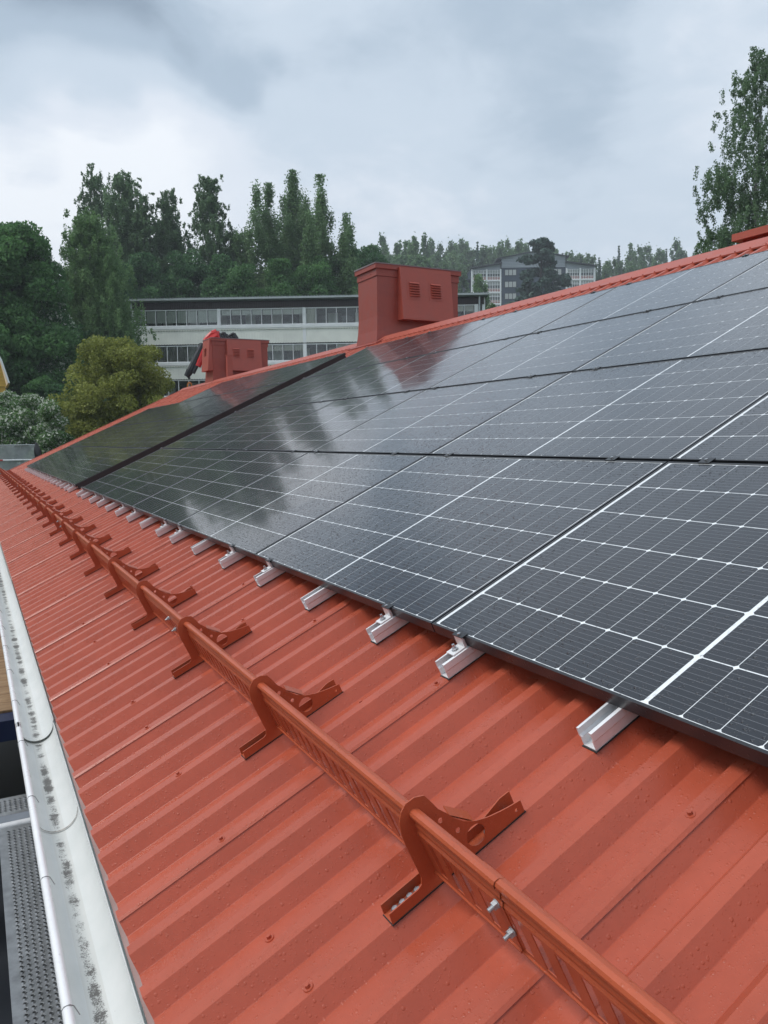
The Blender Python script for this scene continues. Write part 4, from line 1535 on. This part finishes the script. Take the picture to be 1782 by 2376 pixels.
def leaf_mesh(name, P_, size, rnd, mat, aspect=1.7, droop=0.0, up=None, mats=None, midx=None):
    """one rhombus of two triangles per leaf, at points P_ (n,3)"""
    n = len(P_)
    a = rng.normal(size=(n, 3)); a /= np.linalg.norm(a, axis=1)[:, None]
    if droop:
        a = a * (1 - droop) + np.array([0, 0, -1.0]) * droop
        a /= np.linalg.norm(a, axis=1)[:, None]
    if up is not None:
        a[:, 2] *= up
        a /= np.linalg.norm(a, axis=1)[:, None]
    b = rng.normal(size=(n, 3)); b -= a * np.sum(a * b, 1)[:, None]; b /= np.linalg.norm(b, axis=1)[:, None]
    s = size * rng.uniform(0.65, 1.3, n)[:, None]
    l = a * s * aspect * 0.5; w = b * s * 0.5
    tri = TRI[0]
    V = (np.stack([P_ - l - w, P_ + l, P_ - l * 0.6 + w * 1.2], 1) if tri else np.stack([P_ - l, P_ + w, P_ + l, P_ - w], 1)).reshape(-1, 3).astype(np.float32)
    K_ = 3 if tri else 4
    me = bpy.data.meshes.new(name)
    me.vertices.add(K_ * n); me.vertices.foreach_set('co', V.ravel())
    me.loops.add(K_ * n); me.loops.foreach_set('vertex_index', np.arange(K_ * n, dtype=np.int32))
    me.polygons.add(n); me.polygons.foreach_set('loop_start', np.arange(0, K_ * n, K_, dtype=np.int32))
    for m in (mats or [mat]): me.materials.append(m)
    if midx is not None: me.polygons.foreach_set('material_index', midx.astype(np.int32))
    at_ = me.attributes.new('rnd', 'FLOAT', 'FACE')
    at_.data.foreach_set('value', np.clip(rnd, 0, 1).astype(np.float32))
    me.update(calc_edges=True)
    return me


def crown_points(h, prof, n_cl, per, kind, top_bias=0.0, cl_scale=1.0, leaders=None):
    """clump centres in a crown of height h and radius profile prof(t in 0..1 bottom to top) -> points, rnd, limb targets"""
    pts, rn, tg = [], [], []
    cr_ = []
    tries = 0
    while len(cr_) < n_cl and tries < n_cl * 30:
        tries += 1
        t = rng.uniform(0, 1) ** (1.0 - top_bias)
        R = prof(t)
        if rng.uniform() > (R / prof.mx) * 0.85 + 0.18: continue
        a = rng.uniform(0, 2 * math.pi)
        r = R * math.sqrt(rng.uniform(0.10, 1.0)) * rng.choice([0.75, 0.9, 1.0, 1.12, 1.3])
        if kind == 'upright' and leaders:
            lx, ly, lh = leaders[int(rng.integers(len(leaders)))]
            k = 0.50 + 0.45 * (1 - t)
            cr_.append((r * math.cos(a) * k + lx * prof.mx * min(1.0, 0.25 + t), r * math.sin(a) * k + ly * prof.mx * min(1.0, 0.25 + t), t * h * lh, R, t))
            continue
        cr_.append((r * math.cos(a), r * math.sin(a), t * h, R, t))
    for (x, y, z, R, t) in cr_:
        c = np.array([x, y, z])
        m = max(4, int(per * rng.uniform(0.6, 1.4)))
        base = rng.uniform(0.12, 0.75)
        if kind == 'weep':
            # twigs arch out then hang: several strands per clump
            ns = 6
            q = []
            for s_ in range(ns):
                L_ = rng.uniform(0.5, 2.0) * cl_scale * (0.35 + 0.8 * (1 - t))
                o = c + rng.normal(size=3) * np.array([0.42, 0.42, 0.30]) * cl_scale
                k = np.linspace(0, 1, max(2, m // ns))
                sw = rng.normal(size=2) * 0.10
                q.append(np.stack([o[0] + sw[0] * k, o[1] + sw[1] * k, o[2] - L_ * k], 1) + rng.normal(size=(len(k), 3)) * 0.075 * cl_scale)
            q = np.concatenate(q)
        elif kind == 'upright':
            q = c + rng.normal(size=(m, 3)) * np.array([0.24, 0.24, 0.60]) * cl_scale
        elif kind == 'puff':
            # rounded sprays with leaves mostly on their upper surface
            q = rng.normal(size=(m, 3)); q /= np.linalg.norm(q, axis=1)[:, None]
            q[:, 2] = np.abs(q[:, 2]) * rng.uniform(-0.35, 1.0, m)
            q = c + q * rng.uniform(0.75, 1.05, m)[:, None] * np.array([0.50, 0.50, 0.46]) * cl_scale * rng.uniform(0.7, 1.25)
        elif kind == 'tier':
            # flat-topped leaf pads
            q = rng.normal(size=(m, 3)); q /= np.linalg.norm(q, axis=1)[:, None]
            q *= rng.uniform(0.55, 1.0, m)[:, None] * np.array([0.62, 0.62, 0.34]) * cl_scale
            q[:, 2] = np.where(q[:, 2] < 0, q[:, 2] * 0.5, q[:, 2])
            q = q + c
        else:
            q = rng.normal(size=(m, 3)); q /= np.linalg.norm(q, axis=1)[:, None]
            q = c + q * (rng.uniform(0.35, 1.0, m) ** 0.6)[:, None] * np.array([0.75, 0.75, 0.60]) * cl_scale
        pts.append(q)
        rn.append(np.clip(base + rng.normal(size=len(q)) * 0.16, 0, 1))
        tg.append(c)
    return np.concatenate(pts), np.concatenate(rn), tg


class Prof:
    def __init__(s, ts, rs): s.t, s.r = ts, rs; s.mx = max(rs)
    def __call__(s, t): return float(np.interp(t, s.t, s.r))


def trunk_mesh(H, h0, r, tg, mat, lean=0.0, limbs=16, lift=0.25):
    mb = MB()
    pts = []
    n = 9
    wob = rng.normal(size=(n + 1, 2)) * 0.012 * H
    for i in range(n + 1):
        t = i / n
        pts.append(np.array([wob[i, 0] * t * 0.6 + lean * t, wob[i, 1] * t * 0.6, H * t]))
    for i in range(n):
        mb.tube(pts[i], pts[i + 1], r * (1 - i / n) ** 0.8 + 0.012, r * (1 - (i + 1) / n) ** 0.8 + 0.010, 8, False)
    idx = rng.permutation(len(tg))[:limbs]
    for k in idx:
        g = tg[k] + np.array([0, 0, h0])
        zt = max(0.15 * H, g[2] - (lift * H * 0.5 + np.hypot(g[0], g[1]) * 0.7))
        i = min(n - 1, int(zt / H * n)); f = zt / H * n - i
        b = pts[i] * (1 - f) + pts[min(i + 1, n)] * f
        m_ = (b + g) / 2 + np.array([0, 0, 0.12 * np.linalg.norm(g - b)])
        rl = max(0.02, r * 0.33 * (1 - zt / H))
        mb.tube(b, m_, rl, rl * 0.6, 6, False); mb.tube(m_, g, rl * 0.6, rl * 0.2, 5, False)
    return mb.mesh('trunk', mat, True)


def tree(name, px, py_top, depth, half_px, crown_frac, shape, kind, leaf, bark, label, n_cl=90, per=170, size=0.14, cls=1.0, group=None,
         aspect=1.7, cat='tree', flowers=0.0, base_z=None, droop=0.0, tr=0.13, limbs=16, sink=0.0):
    top = at(px, py_top, depth)
    gz = float(ground_z(np.array(top[0]), np.array(top[1]))) if base_z is None else base_z
    H = top[2] - gz
    ch = H * crown_frac
    Rm = half_px * depth / FPX
    prof = Prof(shape[0], [q * Rm for q in shape[1]])
    root = empty(name, (top[0], top[1], gz - 0.15 - sink))
    tag(root, label, cat, group)
    P_, rn, tg = crown_points(ch, prof, int(n_cl * 1.3), int(per * (2.0 if depth > 33 else 1.5)), kind, 0.0, cls * 0.92,
                               [(0, 0, 1.0)] * 2 + [(float(rng.uniform(-.6, .6)), float(rng.uniform(-.6, .6)), float(rng.uniform(0.80, 0.97))) for _ in range(4)])
    size = size * (0.68 if depth > 33 else 0.78)
    TRI[0] = depth > 33
    P_[:, 2] += H - ch + 0.15
    P_[:, 2] = np.minimum(P_[:, 2], H + 0.4)
    keep = P_[:, 2] > 0.2
    P_, rn = P_[keep], rn[keep]
    mats, midx = None, None
    if flowers:
        fl = rng.uniform(size=len(P_)) < flowers
        mats = [L[leaf], L['flower']]; midx = fl.astype(int)
    me = leaf_mesh('crown', P_, size, rn, L[leaf], aspect, droop, None, mats, midx)
    link('crown', me, root)
    link('trunk', trunk_mesh(H * 0.93, H - ch, tr, tg, bark, 0, limbs), root)
    return root


CONE = ([0, .08, .3, .6, .85, 1.0], [0.55, 0.95, 1.0, 0.72, 0.38, 0.06])
SPIRE = ([0, .1, .35, .6, .8, .92, 1.0], [0.6, 0.9, 1.0, 0.80, 0.50, 0.28, 0.05])
ROUND = ([0, .1, .3, .6, .8, 1.0], [0.35, 0.8, 1.0, 0.95, 0.7, 0.2])
WEEP = ([0, .06, .25, .5, .7, .88, 1.0], [0.70, 0.95, 1.0, 0.82, 0.62, 0.33, 0.08])
DOME = ([0, .15, .4, .7, .9, 1.0], [0.75, 1.0, 1.0, 0.85, 0.55, 0.25])

# left hand group
tree('broadleaf_tree', 20, 528, 46, 118, 0.93, DOME, 'ball', 'broad', M['bark'], 'dense green rounded broadleaf tree at the left edge, behind the yellow house', 200, 210, 0.20, 1.25)
tree('broadleaf_tree', -60, 520, 50, 130, 0.93, DOME, 'ball', 'broad', M['bark'], 'green broadleaf tree mostly outside the left picture edge', 120, 150, 0.22, 1.3)
tree('bird_cherry_tree', 92, 588, 47, 46, 0.75, ROUND, 'ball', 'dark', M['bark'], 'tree with white blossom between the round green tree and the weeping birch', 80, 170, 0.17, 0.9, flowers=0.22)
tree('undergrowth_tree', 60, 700, 49, 110, 0.98, DOME, 'ball', 'dark', M['bark'], 'dark low tree in the shade under the left broadleaf tree', 130, 150, 0.21, 1.2)
tree('undergrowth_tree', 150, 740, 54, 70, 0.98, DOME, 'ball', 'dark', M['bark'], 'dark low tree under the front weeping birch', 80, 150, 0.21, 1.2)
tree('weeping_birch_tree', 207, 500, 52, 104, 0.90, WEEP, 'weep', 'birch', M['birch'], 'wide bright green weeping birch left of the long white block', 300, 170, 0.135, 1.15, droop=0.5, tr=0.2)
tree('birch_tree', 208, 366, 75, 48, 0.86, SPIRE, 'weep', 'birch_far', M['birch'], 'tallest thin birch standing up behind the wide weeping birch', 150, 120, 0.17, 1.0, droop=0.4)
tree('birch_tree', 283, 404, 72, 66, 0.93, ([0, .1, .4, .7, .9, 1.0], [0.9, 1.0, 1.0, 0.82, 0.5, 0.1]), 'weep', 'birch_far', M['birch'], 'broad dense birch, second in the row from the left', 240, 140, 0.18, 1.15, droop=0.4)
tree('birch_tree', 330, 450, 71, 50, 0.93, WEEP, 'weep', 'birch_far', M['birch'], 'birch filling the dip between the broad birch and the pointed one', 130, 140, 0.18, 1.1, droop=0.4)
tree('birch_tree', 388, 436, 74, 58, 0.93, ([0, .1, .4, .7, .9, 1.0], [0.9, 1.0, 0.9, 0.62, 0.33, 0.06]), 'weep', 'birch_far', M['birch'], 'pointed birch above the left end of the flat roofed block', 200, 140, 0.18, 1.05, droop=0.4)
tree('birch_tree', 483, 414, 73, 72, 0.93, ([0, .1, .3, .6, .8, .93, 1.0], [1.0, 1.0, 0.88, 0.55, 0.50, 0.30, 0.06]), 'weep', 'birch_far', M['birch'], 'slender birch with an airy top standing alone in the middle of the row', 200, 130, 0.17, 1.0, droop=0.4)
tree('birch_tree', 545, 540, 76, 50, 0.93, ROUND, 'weep', 'birch_far', M['birch'], 'low birch in the gap left of the aspens', 110, 140, 0.18, 1.1, droop=0.3)
AG = 'aspens above the long block'
for px, pt, hw, lab, n_ in ((580, 515, 48, 'short aspen at the left of the aspen group', 80), (624, 434, 60, 'first tall pointed aspen of the group, lower than its right neighbours', 210),
                            (678, 403, 60, 'tallest aspen with a narrow spike top in the centre of the group', 240), (743, 414, 64, 'tall aspen right of the tallest one', 230),
                            (803, 503, 50, 'short pointed aspen at the right end above the chimney', 90)):
    tree('aspen_tree', px, pt, 74 + rng.uniform(-2, 2), hw, 0.95, ([0, .2, .4, .6, .75, .88, 1.0], [1.2, 1.2, 1.1, 0.82, 0.56, 0.27, 0.03]), 'upright', 'poplar', M['bark'], lab, n_, 130, 0.185, 0.95, group=AG)
# understorey above the flat roof line
for i, (px, pt, hw, dp) in enumerate(((335, 600, 60, 66), (430, 585, 66, 67), (520, 600, 60, 66), (565, 622, 45, 64.5), (648, 612, 55, 65), (730, 600, 60, 67), (800, 590, 55, 70), (860, 575, 52, 78), (270, 620, 60, 64))):
    tree('understorey_tree', px, pt, dp + 4, hw, 0.97, DOME, 'ball', ['dark', 'broad'][i in (3, 4, 5)], M['bark'],
         'low dense tree behind the flat roof, %s in its row from the left' % ORD[[1, 2, 3, 4, 5, 6, 7, 8, 0][i]], 110, 140, 0.20, 1.25, group='low trees behind the flat roof')

# olive-bronze maple, bushes
tree('bronze_maple_tree', 272, 792, 31, 132, 0.80, ([0, .1, .3, .6, .8, 1.0], [0.60, 0.9, 1.0, 0.98, 0.80, 0.40]), 'ball', 'maple', M['bark'],
     'olive and bronze leaved maple just beyond the far end of the roof', 380, 165, 0.092, 0.60, aspect=1.2)
tree('flowering_bush', 55, 925, 29, 90, 0.97, DOME, 'ball', 'bush', M['bark'], 'white flowering bush at the left edge below the yellow house', 130, 260, 0.075, 0.55, cat='bush', flowers=0.34, aspect=2.2)
tree('flowering_bush', 118, 938, 28, 52, 0.97, ROUND, 'ball', 'bush', M['bark'], 'white flowering bush beside the maple, above the roof edge', 90, 260, 0.075, 0.48, cat='bush', flowers=0.30, aspect=2.2)
tree('flowering_bush', 8, 900, 31, 26, 0.97, ROUND, 'ball', 'bush', M['bark'], 'tall white flowering shoot against the corner of the yellow house', 50, 220, 0.08, 0.45, cat='bush', flowers=0.4, aspect=2.2)
tree('hillside_bush', 95, 880, 43, 34, 0.98, DOME, 'ball', 'broad', M['bark'], 'small green bush on the grass bank under the dark trees', 40, 150, 0.15, 0.75, cat='bush')
tree('hillside_bush', 135, 905, 42, 26, 0.98, DOME, 'ball', 'dark', M['bark'], 'dark green bush left of the maple on the grass bank', 40, 150, 0.15, 0.75, cat='bush')

# right: tall birch beyond the ridge
tree('birch_tree', 1768, 128, 36, 108, 0.93, ([0, .1, .3, .5, .7, .85, .94, 1.0], [0.85, 0.95, 0.95, 1.0, 0.95, 0.75, 0.42, 0.05]), 'weep', 'birch_far', M['birch'], 'big weeping birch towering over the ridge at the right edge', 330, 170, 0.095, 0.85, droop=0.5, tr=0.2, limbs=40)
tree('birch_tree', 1880, 100, 38, 100, 0.93, WEEP, 'weep', 'birch_far', M['birch'], 'second big birch mostly outside the right picture edge', 160, 150, 0.10, 0.9, droop=0.5, tr=0.2)
tree('birch_tree', 1652, 540, 38, 52, 0.9, DOME, 'weep', 'birch', M['birch'], 'low drooping birch at the foot of the big birch, above the ridge', 90, 150, 0.09, 0.7, droop=0.5)

# small trees by the far apartment house
tree('young_birch_tree', 1108, 643, 110, 26, 0.85, SPIRE, 'upright', 'poplar', M['birch'], 'small light green tree in front of the left wing of the far house', 50, 110, 0.26, 0.8)
tree('young_birch_tree', 1138, 690, 62, 20, 0.9, ROUND, 'ball', 'bush', M['bark'], 'white dotted shrub beside the right end of the flat roof', 40, 110, 0.13, 0.45, flowers=0.3)


TRI[0] = True


# pine in front of the apartment house
def pine():
    d = 150.0
    top = at(1256, 557, d)
    gz = float(ground_z(np.array(top[0]), np.array(top[1])))
    H = top[2] - gz
    ch = 165 * d / FPX
    Rm = 68 * d / FPX
    prof = Prof([0, .1, .25, .45, .6, .75, .9, 1.0], [Rm * q for q in (0.98, 1.0, 0.75, 0.86, 0.62, 0.50, 0.36, 0.15)])
    root = empty('pine_tree', (top[0], top[1], gz - 0.3))
    tag(root, 'dark spreading pine in front of the distant apartment house', 'tree')
    P_, rn, tg = crown_points(ch, prof, 120, 150, 'tier', 0, 1.5)
    P_[:, 2] += H - ch + 0.3
    link('crown', leaf_mesh('crown', P_, 0.42, rn, L['pine'], 1.8), root)
    link('trunk', trunk_mesh(H * 0.97, H - ch, 0.35, tg, M['bark'], 0, 34), root)


pine()

# far forest on the hill: shared crowns, every tree a thing
protos = []


def far_proto(kind, H, R, leaf, n_cl, per, size, bark):
    prof = {'spruce': Prof([0, .05, 1.0], [R, R, 0.03]), 'birch': Prof([0, .1, .4, .7, .9, 1.0], [R * q for q in (0.6, 0.9, 1.0, 0.75, 0.4, 0.08)])}[kind]
    if kind == 'spruce':
        P_, rn = [], []
        for t in np.linspace(0.0, 0.99, 22):
            nb = max(4, int(11 * (1 - t)) + 3)
            for b in range(nb):
                a = rng.uniform(0, 2 * math.pi); rr = prof(t) * rng.uniform(0.7, 1.1)
                k = rng.uniform(0.1, 1, max(4, int(per * (1 - t) / 5) + 5))
                q = np.stack([np.cos(a) * rr * k, np.sin(a) * rr * k, H * (0.12 + 0.88 * t) - rr * k * 0.35 + 0 * k], 1)
                q += rng.normal(size=q.shape) * 0.10
                P_.append(q); rn.append(np.clip(rng.uniform(.2, .7) + rng.normal(size=len(q)) * .15, 0, 1))
        P_, rn = np.concatenate(P_), np.concatenate(rn); tg = [np.array([0, 0, H * .5])]
    else:
        P_, rn, tg = crown_points(H * 0.85, prof, n_cl, per, 'upright', 0, 1.1)
        P_[:, 2] += H * 0.15
    cm_ = leaf_mesh('crown', P_, size * 1.15, rn, L[leaf], 1.6)
    tm_ = trunk_mesh(H * 0.96, H * 0.15, 0.15, tg, bark, 0, 3)
    return cm_, tm_, H


protos = [far_proto('birch', 17, 2.5, 'poplar', 46, 60, 0.42, M['birch']), far_proto('birch', 15, 2.1, 'birch_far', 40, 60, 0.42, M['birch']),
          far_proto('birch', 18, 2.9, 'birch_far', 50, 60, 0.42, M['bark']), far_proto('spruce', 17, 2.4, 'spruce', 0, 40, 0.40, M['bark']),
          far_proto('birch', 14, 2.4, 'poplar', 40, 60, 0.42, M['birch'])]
RF = random.Random(21)
skyline = [(820, 575), (845, 580), (868, 572), (886, 556), (900, 575), (925, 572), (945, 562), (958, 556), (985, 555), (1000, 566), (1022, 574), (1048, 566), (1072, 562), (1090, 590), (1108, 562), (1127, 577), (1140, 574),
           (1160, 561), (1177, 562), (1195, 578), (1206, 568), (1222, 575), (1290, 590), (1305, 588), (1325, 592), (1345, 593), (1365, 592), (1390, 598), (1410, 606), (1436, 571), (1466, 567), (1484, 580), (1502, 575), (1530, 582), (1546, 578), (1569, 565), (1590, 592), (1612, 588)]
n = 0
names = {0: ('far_birch_tree', 'pale green birch'), 1: ('far_birch_tree', 'slim green birch'), 2: ('far_birch_tree', 'full green birch'), 3: ('far_spruce_tree', 'dark spruce'), 4: ('far_birch_tree', 'light low birch')}
spr = {1108, 1436, 1529, 1195, 1390, 1546, 1305}
sky_cnt = 0
for (px, pt) in skyline:
    d = RF.uniform(225, 262)
    if px < 1000: d = RF.uniform(150, 200)
    k = 3 if px in spr else RF.choice([0, 1, 2, 4, 0, 1])
    top = at(px, pt, d)
    gz = float(ground_z(np.array(top[0]), np.array(top[1]))) - 0.5
    H = top[2] - gz
    cm_, tm_, H0 = protos[k]
    s = H / H0
    sx = s * RF.uniform(0.8, 1.05) if k != 3 else s * 0.8
    r = empty(names[k][0], (top[0], top[1], gz), (0, 0, RF.uniform(0, 6.28)))
    r.scale = (sx, sx, s)
    tag(r, '%s on the far wooded skyline, %s' % (names[k][1], ('%s from its left end' % ORD[sky_cnt])), 'tree', 'trees along the far skyline')
    link('crown', cm_, r); link('trunk', tm_, r)
    sky_cnt += 1
# rows in front fill the wood down to the ridge
rowlab = {0: 'upper', 1: 'middle', 2: 'lower'}
for row, (d0, drop, step) in enumerate(((215, 20, 17), (170, 50, 20), (125, 86, 24))):
    px = 800 + row * 7
    c = 0
    while px < 1640:
        if row > 0 and px > 1075: break
        d = d0 + RF.uniform(-8, 8)
        if px < 1000: d *= 0.78
        pt = (574 if px < 1300 else 588) + drop + RF.uniform(-9, 12)
        k = RF.choice([0, 1, 2, 4, 0, 2, 3] if row < 2 else [0, 1, 4, 2])
        top = at(px, pt, d)
        if px > 1060 and 1070 < px < 1390 and row == 0: d = 232; top = at(px, pt - 12, d)
        gz = float(ground_z(np.array(top[0]), np.array(top[1]))) - 0.5
        H = max(9.0, top[2] - gz)
        cm_, tm_, H0 = protos[k]
        s = H / H0; sx = s * RF.uniform(0.95, 1.3)
        r = empty(names[k][0], (top[0], top[1], top[2] - H), (0, 0, RF.uniform(0, 6.28)))
        r.scale = (sx, sx, s)
        tag(r, '%s in the %s row of the hillside wood, %s from the left' % (names[k][1], rowlab[row], ORD[c]), 'tree', 'trees of the hillside wood')
        link('crown', cm_, r); link('trunk', tm_, r)
        px += step * RF.uniform(0.8, 1.2); c += 1

# grass on the bank at the left, as loose tufts
npt = 26000
pxs = rng.uniform(20, 420, npt)
dd = rng.uniform(36, 50, npt)
gp = np.array([at(a, 1000, b) for a, b in zip(pxs, dd)])
gp[:, 2] = ground_z(gp[:, 0], gp[:, 1]) + 0.10
gme = leaf_mesh('grass', gp, 0.16, np.clip(rng.normal(0.5, 0.2, npt), 0, 1), L['grass'], 2.6, 0.0, 2.5)
tag(link('grass', gme), 'long fresh green grass on the bank under the trees', 'grass', None, 'stuff')
